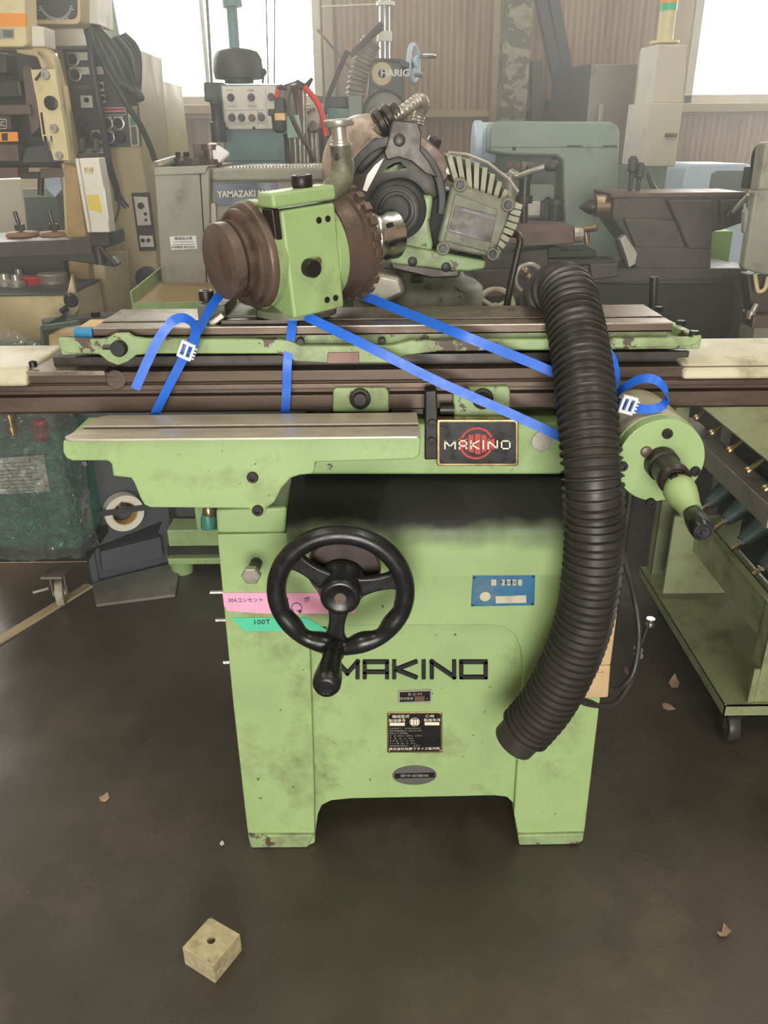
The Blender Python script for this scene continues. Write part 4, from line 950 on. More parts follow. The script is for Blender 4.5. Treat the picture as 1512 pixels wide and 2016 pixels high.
for i, (u, v) in enumerate(((1372, 1010), (1404, 1043), (1436, 1086), (1474, 1138))):
    tip = PX(u, v, CX0+.10) ; base = tip - hd*.042
    lab = 'dark green tapered tool holder under the steel rack bar, %s from the feed drum' % ORD[i]
    if h1 is None: h1 = make_holder(base, lab, True, 'lower row of tool holders')
    else: copy_thing(h1, base, lab)
for i, (u, v) in enumerate(((1468, 915), (1492, 935), (1510, 952))):
    tip = PX(u, v, CX0+.14); base = tip
    t = thing('tool_holder', 'black tool collar set deep behind the brass studs, %s from the feed drum' % ORD[i], 'tool holder', tuple(base), 'collars deep in the cart rack')
    M().lathe(base, hd, [(-.015, .016), (-.004, .016), (-.003, .013), (.006, .013), (.007, .010), (.02, .010)], 18).done('collar', 'black_steel', t, smooth=40)
# ---------------------------------------------------------------- wrapped green unit on the left
YU = 2.30
UT = thing('wrapped_unit', 'teal green coolant unit wrapped in crinkled clear plastic on a caster trolley', 'machine', (P(60, 1090, YU).x, YU+.25, 0))
ux0, ux1 = P(-90, 950, YU).x, P(150, 1000, YU).x
uz0, uz1 = P(60, 1088, YU).z, P(60, 850, YU).z
M().box(ux0, ux1, YU, YU+.27, uz0, uz1).done('tank', 'teal_deep', UT, bevel=.03, seg=3)
M().box(P(40, 900, YU).x, P(118, 900, YU).x, YU-.012, YU+.1, P(60, 1060, YU).z, P(60, 905, YU).z).done('tank_door', 'teal_deep', UT, bevel=.012)
M().box(ux0+.05, ux1-.01, YU+.015, YU+.26, uz1-.01, P(110, 702, YU+.02).z-.001).done('pump_block', 'teal_dark', UT, bevel=.02)
M().lathe(P(28, 862, YU-.02), (0, 0, 1), [(0, .010), (.02, .010), (.021, .016), (.04, .016), (.041, .009), (.06, .009), (.062, .014), (.075, .014)], 16).done('fitting', 'brass', UT)
M().box(P(62, 840, YU).x, P(92, 840, YU).x, YU-.01, YU+.06, P(60, 870, YU).z, P(60, 826, YU).z).done('valve_block', 'red', UT, bevel=.008)
pap = M().poly([(-40, 905), (86, 896), (98, 968), (-40, 976)], YU-.02, .002).done('manual', 'offwhite', UT)
for i in range(9): M().poly([(2, 912+i*7), (60+(i*13) % 24, 909+i*7), (60+(i*13) % 24, 910.6+i*7), (2, 913.6+i*7)], YU-.0205, .001).done('print_line', 'grey_print', pap)
# plastic film around it
vs_ = []; fs = []; NX, NZ = 60, 60
zt_, zb_ = P(20, 608, YU-.03).z, uz0-.005
for i in range(NX+1):
    for j in range(NZ+1):
        x = ux0-.05 + (ux1-ux0+.075)*i/NX; s = j/NZ; z = zb_ + (zt_-zb_)*s
        top = max(0, (z-uz1)/(zt_-uz1)); k = i/NX
        z -= top*max(0, k-.375)*.30; yy = YU-.05 + top*.12 + .10*max(0, k-.94)/.06 + random.uniform(-.003, .003) + .010*math.sin(9*k+13*s) + .012*abs(math.sin(21*k-17*s+3*math.sin(9*s))) + .008*abs(math.sin(31*s+23*k+2*math.sin(12*k)))
        x2 = x + random.uniform(-.003, .003) - top*max(0, k-.8)*.2; vs_.append((x2, yy, z))
for i in range(NX):
    for j in range(NZ): a = i*(NZ+1)+j; fs.append((a, a+NZ+1, a+NZ+2, a+1))
M().add(vs_, fs).done('plastic_film', 'clear_plastic', UT, smooth=180)
M().box(ux0, ux1+.01, YU-.01, YU+.28, uz0-.03, uz0-.001).done('trolley_deck', 'black_steel', UT, bevel=.003)
def caster(par, c, r, matn='cream_worn'):
    w_ = M().lathe(c-V(.014, 0, 0), V(1, .25, 0), [(0, r*.75), (.002, r*.95), (.006, r), (.022, r), (.026, r*.95), (.028, r*.75)], 28).done('caster', matn, par, smooth=40)
    M().lathe(c-V(.018, 0, 0), V(1, .25, 0), [(0, r*.4), (.036, r*.4)], 18).done('caster_hub', 'aluminium', w_)
    return w_
cc_ = P(112, 1134, YU+.02); cc_.z = .046
cw_ = caster(UT, cc_, .045)
M().obb(cc_+V(-.020, -.006, .035), V(1, .25, 0).normalized(), V(-.25, 1, 0).normalized(), (0, 0, 1), .002, .014, .040).obb(cc_+V(.022, .006, .035), V(1, .25, 0).normalized(), V(-.25, 1, 0).normalized(), (0, 0, 1), .002, .014, .040).obb(cc_+V(-.005, 0, .075), (1, 0, 0), (0, 1, 0), (0, 0, 1), .035, .035, .004).done('caster_fork', 'aluminium', cw_, bevel=.002)
M().rod(cc_+V(-.025, -.02, .03), cc_+V(-.075, -.03, .02), .006).done('brake_lever', 'aluminium', cw_)
# dark grey panel with tape roll
pa, pb_ = PZ(182, 1148, 0), PZ(346, 1106, 0)
pdv = (pb_-pa); pn = V(-pdv.y, pdv.x, 0).normalized(); pn = pn if pn.y > 0 else -pn
pu = pdv.normalized()
CB = thing('sheet_metal_stand', 'slate grey sheet metal stand with folded pocket beside the wrapped unit', 'stand', tuple(pa))
M().prism([pa, pb_, pb_+V(0, 0, .92), pa+V(0, 0, .92)], pn*.05).done('body', 'slate', CB, bevel=.004)
M().prism([pa-pn*.012, pa-pn*.012+pu*.022, pa-pn*.012+pu*.022+V(0, 0, .92), pa-pn*.012+V(0, 0, .92)], pn*.014).done('edge_fold', 'slate', CB, bevel=.001)
def on(s, h, off=0): return pa + pu*s + V(0, 0, h) - pn*off
L_ = pdv.length
M().prism([on(.035, .05, .001), on(L_-.05, .05, .001), on(L_-.05, .13, .001), on(.04, .13, .001)], -pn*.035).done('pocket', 'slate', CB, bevel=.003)
M().prism([on(.04, .131, .0), on(L_-.05, .131, 0), on(L_-.03, .175, 0), on(.035, .135, 0)], -pn*.002).done('pocket_slit', 'black_gap', CB)
# place tape roll by pixels on the cabinet face
def on_px(u, v, off):
    d = ray(u, v); q0 = pa - pn*off; t = (q0-CAM).dot(pn)/d.dot(pn); return CAM + d*t
tc_ = on_px(243, 1007, .03)
TR = thing('tape_roll', 'roll of white tape hung on a dark bar at the slate grey stand', 'tape roll', tuple(tc_))
M().lathe(tc_, pn, [(-.02, .044), (-.02, .066), (.02, .066), (.02, .044), (-.02, .044)], 48, caps=False).done('tape', 'offwhite', TR, smooth=40)
M().lathe(tc_, pn, [(-.021, .040), (-.021, .0438), (.021, .0438), (.021, .040), (-.021, .040)], 48, caps=False).done('core', 'tape_core', TR, smooth=40)
b0, b1 = on_px(196, 1012, .055), on_px(292, 998, .055)
M().bar(b0, b1, .004, .02, up=V(0, 0, 1)).done('holder_bar', 'charcoal', CB)
M().lathe(on_px(240, 992, .05), -pn, [(0, .008), (.012, .008), (.014, .006)], 14).done('holder_screw', 'dark_steel', CB)
M().rod(on_px(240, 996, -.01), on_px(240, 996, .05), .012).done('holder_stud', 'charcoal', CB)
# pale slab on floor under the cabinet and flat floor strip
s0 = [PZ(*q, 0) for q in ((182, 1152), (344, 1112), (352, 1140), (346, 1176), (190, 1196))]
tag(M().prism([p+V(0, 0, .012) for p in s0], (0, 0, -.012)).done('floor_slab', 'concrete_old', None, bevel=.004), 'pale worn concrete slab on floor in front of slate grey stand', 'slab')
a, b_ = PZ(-40, 1284, .004), PZ(176, 1152, .004)
tag(M().bar(a, b_, .035, .008).done('floor_strip', 'girt_pale', None, bevel=.001), 'long flat cable strip running over the floor towards the slate grey stand', 'strip')
# ---------------------------------------------------------------- machines behind, left to right
def knob(par, u, v, Y, r, h=.012, name='knob', mt='black_plastic', ringm=None):
    o = M().lathe(P(u, v, Y), (0, -1, 0), [(0, r), (h*.8, r), (h, r*.85)], 18).done(name, mt, par, smooth=40)
    if ringm: M().lathe(P(u, v, Y), (0, -1, 0), [(0, r*1.35), (h*.35, r*1.35), (h*.4, r*1.2)], 20).done('bezel', ringm, o, smooth=40)
    return o
def handwheel(par, c, ax, Rw, rt, mt, spokes=3, handle=True, name='handwheel'):
    e1, e2, a = basis(ax); m = M().tube([c+(e1*math.cos(2*PI*k/40)+e2*math.sin(2*PI*k/40))*Rw for k in range(40)], rt, 10, closed=True)
    w_ = m.done(name, mt, par, smooth=70)
    for k in range(spokes):
        q = 2*PI*k/spokes + .5; d = e1*math.cos(q)+e2*math.sin(q); M().rod(c, c+d*Rw, rt*.8, 8).done('spoke', mt, w_)
    M().lathe(c-a*rt*1.6, a, [(0, Rw*.24), (rt*3.2, Rw*.24)], 18).done('hub', mt, w_, bevel=.001)
    if handle:
        p = c + (e1*math.cos(.5)+e2*math.sin(.5))*Rw; M().lathe(p, a, [(0, rt*.7), (rt*2, rt*1.1), (rt*7, rt*1.3), (rt*8, rt)], 12).done('handle', 'chrome', w_, smooth=50)
    return w_
# press / tapping machine at the far left
YL = 3.0; RS[0] = YL/2.2
PR = thing('punch_press', 'beige punch press with orange band, dark ram and cream guide plate', 'press', (P(70, 600, YL).x, YL+.3, 0))
M().poly([(-120, -60), (46, -60), (52, 88), (46, 93), (-120, 93)], YL-.05, .10).done('head', 'cream', PR, bevel=.012, seg=3)
M().poly([(-120, 26), (50, 26), (51, 52), (-120, 52)], YL-.052, .01).done('head_band', 'orange', PR)
hp_ = M().poly([(-4, 56), (26, 57), (26, 75), (-4, 75)], YL-.055, .006).done('head_label', 'grey_print', PR)
M().poly([(6, 59), (24, 60), (24, 73), (6, 73)], YL-.0565, .003).done('head_label_print', 'sage_dark', hp_)
M().poly([(50, 50), (86, 52), (88, 92), (52, 92)], YL+.0, .10).done('head_side', 'offwhite', PR, bevel=.004)
M().poly([(30, 92), (88, 92), (104, 110), (112, 138), (122, 180), (138, 320), (152, 470), (166, 620), (130, 620), (128, 480), (120, 330), (92, 200), (84, 150), (72, 112), (30, 104)], YL+.02, .06).done('throat_frame', 'beige', PR, bevel=.008)
M().poly([(126, 320), (150, 330), (170, 470), (182, 640), (140, 640), (132, 470)], YL-.03, .06).done('column', 'beige_stained', PR, bevel=.006)
M().poly([(-60, 96), (70, 96), (86, 140), (104, 240), (118, 330), (-60, 330)], YL+.14, .12).done('ram_housing', 'dark_brown', PR, bevel=.006)
M().poly([(-60, 104), (10, 104), (14, 144), (-60, 150)], YL+.05, .1).done('ram_block', 'charcoal', PR, bevel=.006)
M().poly([(-60, 158), (38, 158), (44, 190), (-60, 196)], YL+.02, .1).done('ram_block', 'dark_steel', PR, bevel=.006)
M().poly([(42, 130), (62, 130), (78, 250), (60, 270), (50, 200)], YL+.03, .1).done('ram_guide', 'rust_brown', PR, bevel=.004)
M().poly([(-60, 206), (58, 206), (62, 226), (-60, 228)], YL+.01, .12).done('ram_collar', 'rust_brown', PR, bevel=.004)
bdg = M().poly([(-60, 228), (20, 228), (24, 256), (-60, 256)], YL-.01, .06).done('maker_block', 'dark_brown', PR, bevel=.004)
M().poly(rrect(-12, 234, 13, 254, 4), YL-.0115, .004).done('maker_ring', 'white_print', bdg); M().poly(rrect(-11, 235.2, 12, 252.8, 3.4), YL-.0125, .004).done('maker_field', 'dark_brown', bdg)
txt('AC', P(1, 244, YL-.0135), V(1, 0, 0), V(0, 0, 1), .022, 'white_print', bdg)
wg = M().poly([(0, 260), (34, 260), (36, 278), (0, 279)], YL-.01, .004).done('warning_label', 'orange', PR)
M().poly([(3, 263), (15, 262), (15, 277), (4, 277)], YL-.0112, .002).done('hand_sign', 'ink_black', wg)
M().poly([(-60, 284), (34, 284), (38, 318), (-60, 318)], YL+.0, .08).done('die_block', 'rust_brown', PR, bevel=.004)
M().poly([(50, 290), (102, 282), (104, 300), (120, 322), (40, 322)], YL-.02, .08).done('die_holder', 'charcoal', PR, bevel=.006)
M().poly([(84, 266), (104, 266), (108, 296), (86, 296)], YL-.05, .08).done('die_lug', 'charcoal', PR, bevel=.003)
M().poly([(38, 340), (76, 340), (80, 352), (40, 352)], YL+.04, .1).done('die_shoe', 'dark_steel', PR, bevel=.002)
M().poly([(78, 332), (124, 330), (128, 348), (80, 352)], YL+.02, .1).done('die_shoe', 'rust_brown', PR, bevel=.002)
M().poly([(-40, 330), (34, 330), (36, 350), (-40, 352)], YL+.02, .1).done('die_shoe', 'brown_plate', PR, bevel=.002)
M().rod(P(81, 340, YL+.08), P(80, 384, YL+.08), .008).done('punch', 'black_steel', PR)
gp = M().poly([(60, 137), (108, 136), (130, 270), (136, 316), (106, 316), (100, 296), (90, 294), (82, 268), (72, 200)], YL-.05, .03).done('guide_plate', 'cream', PR, bevel=.002)
for u, v, r_ in ((91, 148, .010), (108, 253, .010), (118, 306, .009)): bolt(gp, P(u, v, YL-.05), (0, -1, 0), r_, .01, mat='aluminium')
bolt(gp, P(101, 203, YL-.05), (0, -1, 0), .016, .006, mat='black_steel')
M().poly([(79, 222), (83, 221), (89, 264), (85, 265)], YL-.0515, .004).done('guide_slot', 'black_gap', gp)
M().bar(P(70, 158, YL-.055), P(82, 143, YL-.055), .006, .012, up=(0, 1, 0)).done('latch', 'dark_steel', gp)
M().tube(cpath([(82, 143, YL-.055), (90, 130, YL-.05), (86, 116, YL-.03), (76, 104, YL)]), .003, 8).done('wire', 'aluminium', PR)
M().poly([(118, 168), (128, 168), (134, 210), (130, 236), (124, 226), (118, 200)], YL+.03, .03).done('side_catch', 'cream', PR, bevel=.003)
# bolster table of the press
bo = M().poly([(-120, 482), (176, 470), (180, 486), (180, 500), (-120, 512)], YL-.12, .4).done('bolster', 'lathe_dark', PR, bevel=.003)
M().poly([(110, 502), (180, 498), (216, 508), (230, 522), (226, 526), (140, 514), (112, 514)], YL-.12, .06).done('bolster_arm', 'dark_steel', PR, bevel=.004)
zb = P(30, 477, YL-.12).z
M().box(P(-120, 500, YL).x, P(128, 500, YL).x, YL-.03, YL+.35, 0, P(30, 508, YL-.1).z).done('bed', 'charcoal', PR)
M().poly([(128, 520), (205, 512), (215, 640), (135, 640)], YL+.03, .3).done('pedestal', 'beige', PR)
M().box(P(-100, 600, YL+.05).x, P(210, 600, YL+.05).x, YL+.05, YL+.4, 0, .62).done('pedestal_base', 'beige', PR)
for u, v, lab in ((46, 466, 'a'), (112, 462, 'b')):
    p = P(u, v+6, YL+.05); p.z = P(60, 475, YL-.12).z
    t = thing('clamp_disc', 'wooden clamping disc on the press bolster, ' + ('beside the white carton' if lab == 'a' else 'beside the stained column'), 'clamp', tuple(p), 'clamping discs on the press bolster')
    M().lathe(p, (0, 0, 1), [(0, .040), (.003, .042), (.009, .040), (.012, .036)], 30).done('disc', 'wood_dark', t, smooth=40)
    M().rod(p, p+V(-.012, 0, .085), .0055, 10).done('stud', 'dark_steel', t)
    M().lathe(p+V(-.004, 0, .02), (0, 0, 1), [(0, .013), (.016, .013)], 6).done('nut', 'dark_steel', t)
p = P(138, 460, YL+.05); p.z = P(138, 473, YL-.12).z
tag(M().rod(p, p+V(-.004, 0, .075), .008).done('stud_bolt', 'black_steel', None), 'single dark threaded stud standing at the end of press bolster', 'bolt')
# dial timer hung above
DT = thing('dial_timer', 'square timer box with dark face and white scale marks on beige housing', 'timer', tuple(P(110, 48, 3.3)))
M().poly(rrect(60, -60, 158, 48, 10), 3.3, .12).done('case', 'beige', DT, bevel=.004)
M().poly(rrect(64, -50, 152, 38, 12), 3.297, .006).done('dial_face', 'charcoal', DT)
dcn = P(108, 0, 3.296)
for k in range(23):
    w = R(200 + 140*k/22); d = V(math.cos(w), 0, math.sin(w)); big = k % 5 == 1
    M().bar(dcn+d*.054, dcn+d*(.068 if big else .062), .002, .004, up=(0, 1, 0)).done('scale_mark', 'white', DT)
M().poly([(52, 48), (170, 49), (172, 90), (50, 92)], 3.42, .25).done('housing', 'offwhite', DT, bevel=.004)
M().poly([(156, -40), (186, -40), (192, 48), (156, 44)], 3.4, .2).done('bracket', 'offwhite', DT, bevel=.004)
# big beige cabinet with black control panel
YC = 3.55; RS[0] = 1.3
BC_ = thing('control_cabinet', 'tall beige control cabinet with black switch panel and white pilot lamps', 'cabinet', (P(240, 600, YC).x, YC+.25, 0))
x0, x1 = P(150, 400, YC).x, P(322, 400, YC).x
M().poly([(110, 92), (262, 92), (276, 290), (306, 480), (318, 640), (160, 640), (150, 460)], YC, .45).done('body', 'beige', BC_, bevel=.006)
M().box(P(170, 600, YC).x, P(316, 600, YC).x, YC+.002, YC+.45, 0, .7).done('plinth', 'beige', BC_)
pn_ = M().poly([(121, 93), (262, 92), (276, 288), (154, 292)], YC-.02, .03).done('switch_panel', 'charcoal', BC_, bevel=.003)
for q in ([(133, 103), (153, 103), (155, 121), (135, 122)], [(154, 103), (175, 103), (176, 118), (155, 119)], [(137, 132), (157, 132), (159, 150), (139, 151)], [(158, 132), (179, 132), (180, 146), (159, 147)], [(186, 131), (203, 131), (204, 146), (187, 147)],
          [(158, 188), (181, 188), (183, 212), (160, 212)], [(194, 162), (203, 161), (205, 180), (196, 180)], [(198, 186), (206, 186), (208, 202), (199, 203)], [(204, 230), (219, 229), (220, 240), (204, 241)], [(224, 229), (241, 229), (242, 240), (225, 241)], [(181, 256), (198, 256), (200, 272), (183, 273)], [(209, 257), (221, 257), (223, 272), (210, 272)]):
    M().poly(q, YC-.023, .004).done('switch_label', 'offwhite', pn_)
for u, v, r_ in ((144, 117, .014), (149, 147, .014), (212, 243, .014), (234, 243, .014), (192, 270, .014), (215, 270, .014)): knob(pn_, u, v, YC-.02, r_, .014, ringm='aluminium')
for u, v in ((171, 197), (199, 170), (203, 194)): knob(pn_, u, v, YC-.023, .007, .01)
for u, v in ((163, 244), (168, 270), (238, 270)): knob(pn_, u, v, YC-.02, .017, .012)
lb = M().poly([(200, 212), (246, 211), (248, 226), (201, 227)], YC-.023, .004).done('danger_label', 'offwhite', pn_)
M().poly([(201, 213), (245, 212), (246, 218), (202, 219)], YC-.0245, .003).done('danger_band', 'red', lb); M().poly([(202, 220.5), (246, 219.5), (247, 225), (202, 226)], YC-.0245, .003).done('danger_text', 'charcoal', lb)
txt('〈ENEPAC〉', P(166, 171, YC-.0215), V(1, 0, 0), V(0, 0, 1), .018, 'grey_print', pn_)
sl_ = M().poly([(251, 210), (268, 208), (274, 287), (258, 289)], YC-.03, .02).done('instruction_strip', 'cream', BC_)
M().poly([(255, 231), (266, 231), (267, 247), (256, 247)], YC-.0315, .003).done('strip_print', 'teal_deep', sl_); M().poly([(257, 249), (268, 249), (271, 284), (260, 285)], YC-.0315, .003).done('strip_print', 'slate', sl_)
# lower switch insert
ins = M().poly([(258, 380), (293, 379), (307, 493), (274, 494)], YC-.012, .02).done('outlet_panel', 'dark_brown', BC_, bevel=.002)
M().poly([(263, 387), (290, 388), (297, 443), (271, 444)], YC-.016, .006).done('outlet_plate', 'offwhite', ins); M().poly([(274, 464), (300, 464), (303, 486), (277, 486)], YC-.016, .006).done('outlet_plate', 'offwhite', ins)
for u, v, r_ in ((278, 405, .010), (287, 421, .005), (288, 433, .004), (282, 473, .006), (293, 473, .006)): knob(ins, u, v, YC-.016, r_, .01)
M().poly([(0, 0), (1, 0), (1, 1)], YC, .001) if False else None
# cream rear cabinet to its right
RC = thing('rear_cabinet', 'plain cream electrical cabinet with narrow warning stickers behind the control cabinet', 'cabinet', (P(310, 500, 4.05).x, 4.2, 0))
M().poly([(262, 152), (318, 158), (338, 320), (352, 470), (280, 480)], 4.05, .4).done('body', 'cream', RC, bevel=.005)
M().box(P(285, 450, 4.05).x, P(350, 450, 4.05).x, 4.052, 4.45, 0, P(310, 460, 4.05).z).done('plinth', 'cream', RC)
for q, mt in (([(289, 200), (297, 201), (300, 252), (292, 253)], 'offwhite'), ([(300, 200), (309, 201), (316, 262), (308, 263)], 'slate'), ([(295, 245), (301, 245), (303, 262), (297, 262)], 'slate'), ([(309, 266), (316, 266), (317, 274), (310, 275)], 'slate')): M().poly(q, 4.046, .006).done('sticker', mt, RC)
# white pendant box with yellow note
PB = thing('pendant_box', 'white aluminium pendant box with yellow note and dark label hung beside press column', 'box', tuple(P(185, 470, 2.84)))
M().poly([(147, 312), (194, 310), (206, 380), (216, 458), (172, 458), (158, 380)], 2.82, .07).done('case', 'offwhite', PB, bevel=.004)
M().poly([(151, 302), (194, 300), (196, 311), (150, 313)], 2.84, .06).done('cap', 'dark_steel', PB, bevel=.003)
M().poly([(154, 312), (156, 312), (181, 457), (178, 457)], 2.818, .004).done('seam', 'aluminium', PB)
M().poly([(170, 384), (193, 383), (201, 419), (176, 413)], 2.8185, .003).done('note', 'yellow_note', PB)
lb = M().poly([(165, 329), (184, 328), (185, 341), (167, 342)], 2.8185, .003).done('label', 'cream', PB)
txt('ﾋﾟｯﾁ', P(175, 335, 2.818), V(1, 0, -.05), V(0, 0, 1), .014, 'ink_black', lb)
M().poly([(203, 372), (206, 370), (214, 430), (212, 440)], 2.8185, .003).done('sticker', 'white', PB)
for u0, u1 in ((160, 162), (188, 190)): M().rod(P(u0, 302, 2.86), P(u1, 276, 2.89), .008).done('hanger', 'dark_steel', PB)
M().tube(cpath([(180, 458, 2.86), (192, 478, 2.86), (208, 500, 2.86), (228, 522, 2.86)]), .007, 8).done('lead', 'black_rubber', PB)
M().pbox(178, 458, 215, 484, 2.85, .05).done('socket', 'dark_steel', PB, bevel=.003)
M().rod(P(192, 484, 2.87), P(199, 520, 2.87), .014).done('pole', 'dark_steel', PB)
# bundle of cables
CBN = thing('cable_bundle', 'bundle of grey cables hung in long loops over the black switch panel', 'cables', tuple(P(220, 300, 3.46)))
for i in range(9):
    dx = i*5.5; k = random.uniform(-4, 4)
    M().tube(cpath([(178+i*1.5, 52+k, 3.44), (184+dx*.5, 70, 3.42), (196+dx*1.0, 110, 3.41-.004*i), (222+dx*.9, 150+i*2, 3.41), (262+k+i*2.0, 176+i*2, 3.42), (272+k, 184+i, 3.44), (258+i*2, 170-i*2, 3.46), (226+dx, 130-i*4, 3.47), (200+dx, 84-i*2, 3.47)]), .0085, 8).done('cable', 'sage_dark' if i % 3 == 0 else 'charcoal', CBN, smooth=60)
M().tube(cpath([(168, 50, 3.44), (178, 84, 3.41), (182, 130, 3.40), (194, 200, 3.40), (206, 270, 3.42), (216, 330, 3.44), (228, 368, 3.49), (232, 392, 3.54)]), .011, 8).done('cable', 'charcoal', CBN, smooth=60)
M().tube(cpath([(186, 86, 3.41), (208, 134, 3.40), (236, 180, 3.40), (256, 216, 3.41), (278, 250, 3.44), (300, 300, 3.50), (310, 340, 3.54)]), .009, 8).done('cable', 'charcoal', CBN, smooth=60)
for q in ([(230, 370, 3.50), (244, 396, 3.54), (262, 414, 3.56), (284, 428, 3.56)], [(230, 376, 3.50), (240, 402, 3.54), (258, 414, 3.56), (288, 420, 3.56)], [(232, 380, 3.50), (234, 410, 3.52), (226, 436, 3.52), (220, 440, 3.52)]): M().tube(cpath(q), .004, 6).done('lead', 'rust_brown', CBN)
M().tube(cpath([(202, -40, 3.74), (212, 20, 3.74), (224, 80, 3.74), (236, 130, 3.72), (262, 170, 3.70)]), .022, 10).done('hose', 'teal_light', CBN, smooth=60)
# beige bench box with black top, tins
YX = 2.62
TB = thing('bench_box', 'low beige steel bench with black top and lever knob in front of press', 'bench', (P(60, 620, YX).x, YX+.2, 0))
zt_b = P(60, 580, YX).z; xb1 = P(136, 600, YX).x
M().box(P(-150, 600, YX).x, xb1, YX, YX+.32, 0, zt_b-.004).done('body', 'beige', TB, bevel=.003)
M().box(P(-150, 600, YX).x-.004, xb1+.004, YX-.004, YX+.32, zt_b-.004, zt_b).done('top', 'charcoal', TB)
M().poly([(132, 577), (140, 540), (154, 610), (140, 632)], YX+.0, .02).done('side_cheek', 'beige', TB, bevel=.002)
M().lathe(P(137, 588, YX-.005), (0.5, -1, 0), [(0, .008), (.01, .008), (.011, .016), (.03, .017), (.036, .012)], 20).done('lever_knob', 'black_plastic', TB, smooth=40)
M().rod(P(121, 614, YX-.01), P(132, 606, YX-.01), .008).done('small_lever', 'dark_brown', TB)
def tin(u, v, r, h, mt, lab, cat='tin', name='tin'):
    p = PZ(u, v, zt_b); t = thing(name, lab, cat, tuple(p))
    M().lathe(p, (0, 0, 1), [(0, r), (h, r), (h+.002, r*1.04), (h+.004, r)], 28).done('body', mt, t, smooth=40)
    M().lathe(p+V(0, 0, h-.002), (0, 0, 1), [(0, r*.9), (.003, r*.88)], 28).done('content', 'teal_deep' if mt == 'aluminium' else mt, t); return t
tin(106, 556, .038, .02, 'aluminium', 'open tin with dark green content on the black bench top')
tin(66, 558, .030, .014, 'red', 'small red lid lying on the black bench top', 'lid', 'lid')
for u, v, r_ in ((12, 562, .028), (34, 564, .022), (40, 552, .02)): 
    p = PZ(u, v, zt_b); tag(M().lathe(p, (0, 0, 1), [(0, r_), (.012, r_), (.014, r_*.7), (.016, r_*.5), (.03, r_*.45)], 20).done('grease_fitting', 'aluminium', None, smooth=40), ['largest greasy round fitting on the black bench top', 'middle sized greasy fitting between the largest fitting and the red lid', 'smallest greasy fitting lying behind the others on the bench'][{.028: 0, .022: 1, .02: 2}[r_]], 'fitting', 'greasy fittings on the bench')
# cardboard and steel boxes behind press throat
tag(M().poly([(-60, 356), (38, 352), (58, 470), (-60, 475)], 3.76, .25).pbox(-60, 465, 58, 480, 3.76, .25, floor=True).done('white_carton', 'warm_grey', None, bevel=.004), 'plain off-white carton standing behind the press bolster', 'carton')
BX = thing('steel_bin', 'olive steel bin with folded white rim behind the press throat', 'bin', (P(90, 470, 3.46).x, 3.5, 0))
M().poly([(46, 374), (108, 373), (126, 480), (56, 480)], 3.46, .08).pbox(56, 470, 126, 490, 3.46, .08, floor=True).done('body', 'sage_dark', BX); M().poly([(44, 372), (106, 370), (108, 388), (46, 390)], 3.455, .02).done('rim', 'grey_green', BX, bevel=.003)
M().poly([(88, 352), (118, 350), (122, 372), (108, 388), (92, 372)], 3.45, .02).done('liner', 'pale_blue', BX)
# green drawer with wood by the slide end
DW = thing('wood_crate', 'dark green open tray with pale wooden board beside the wrapped unit', 'tray', tuple(P(110, 702, 2.32)))
M().poly([(79, 643), (84, 641), (88, 700), (82, 702)], 2.32, .2).poly([(80, 643), (150, 632), (156, 640), (84, 650)], 2.32, .02).poly([(82, 690), (150, 690), (150, 702), (82, 702)], 2.32, .2).done('tray', 'teal_dark', DW)
M().poly([(90, 660), (150, 652), (150, 690), (92, 692)], 2.36, .1).done('board', 'wood', DW)
# ---------------------------------------------------------------- lathe with printed maker's plate
YY = 2.45; RS[0] = 1.0
YZ = thing('engine_lathe', 'grey-green lathe headstock with navy maker plate and chip tray behind the work head', 'lathe', (P(450, 600, YY).x, YY+.3, 0))
M().poly([(303, 342), (396, 342), (412, 330), (415, 560), (318, 560)], YY, .4).done('gear_cover', 'grey_cab', YZ, bevel=.005)
M().poly([(303, 330), (410, 326), (404, 342), (303, 346)], YY-.006, .42).done('cover_top', 'grey_cab', YZ, bevel=.003)
M().poly([(393, 343), (395, 343), (408, 556), (406, 556)], YY-.0015, .004).done('cover_seam', 'black_gap', YZ)
M().poly([(414, 332), (660, 328), (660, 357), (416, 358)], YY+.03, .45).done('head_top', 'grey_cab', YZ, bevel=.01, seg=3)
M().poly([(416, 356), (660, 353), (660, 560), (418, 560)], YY+.045, .4).done('headstock', 'grey_cab', YZ, bevel=.004)
zl = P(540, 330, YY+.05).z
for k in range(30):
    x = P(452+k*6.6, 325, YY+.05).x; M().prism([V(x, YY+.06, zl-.001), V(x+.006, YY+.06, zl-.001), V(x+.006, YY+.06, zl+.005), V(x, YY+.06, zl+.005)], (.02, .28, 0)).done('slat', 'aluminium', YZ)
mp_ = M().poly([(420, 361), (545, 358), (545, 402), (426, 405)], YY+.04, .006).done('maker_plate', 'navy_plate', YZ, bevel=.001)
txt('YAMAZAKI MACHINERY', P(428, 383, YY+.0385), V(1, 0, .01), V(0, 0, 1), .0245, 'white_print', mp_, align='LEFT', sx=.92, bold=.0004)
txt('NAGOYA JAPAN', P(491, 393, YY+.0385), V(1, 0, .01), V(0, 0, 1), .0135, 'white_print', mp_, align='LEFT')
M().poly([(408, 400), (424, 400), (430, 520), (416, 520)], YY+.02, .03).done('door_edge', 'warm_grey', YZ, bevel=.002)
st = M().poly([(334, 466), (386, 464), (388, 490), (337, 492)], YY-.003, .004).done('inspection_sticker', 'white', YZ)
txt('機械照合票', P(361, 470, YY-.0035), V(1, 0, 0), V(0, 0, 1), .0105, 'ink_black', st)
for v in (476, 481): M().poly([(341, v), (382, v-1), (382, v+.5), (341, v+1.5)], YY-.0036, .001).done('print_line', 'grey_print', st)
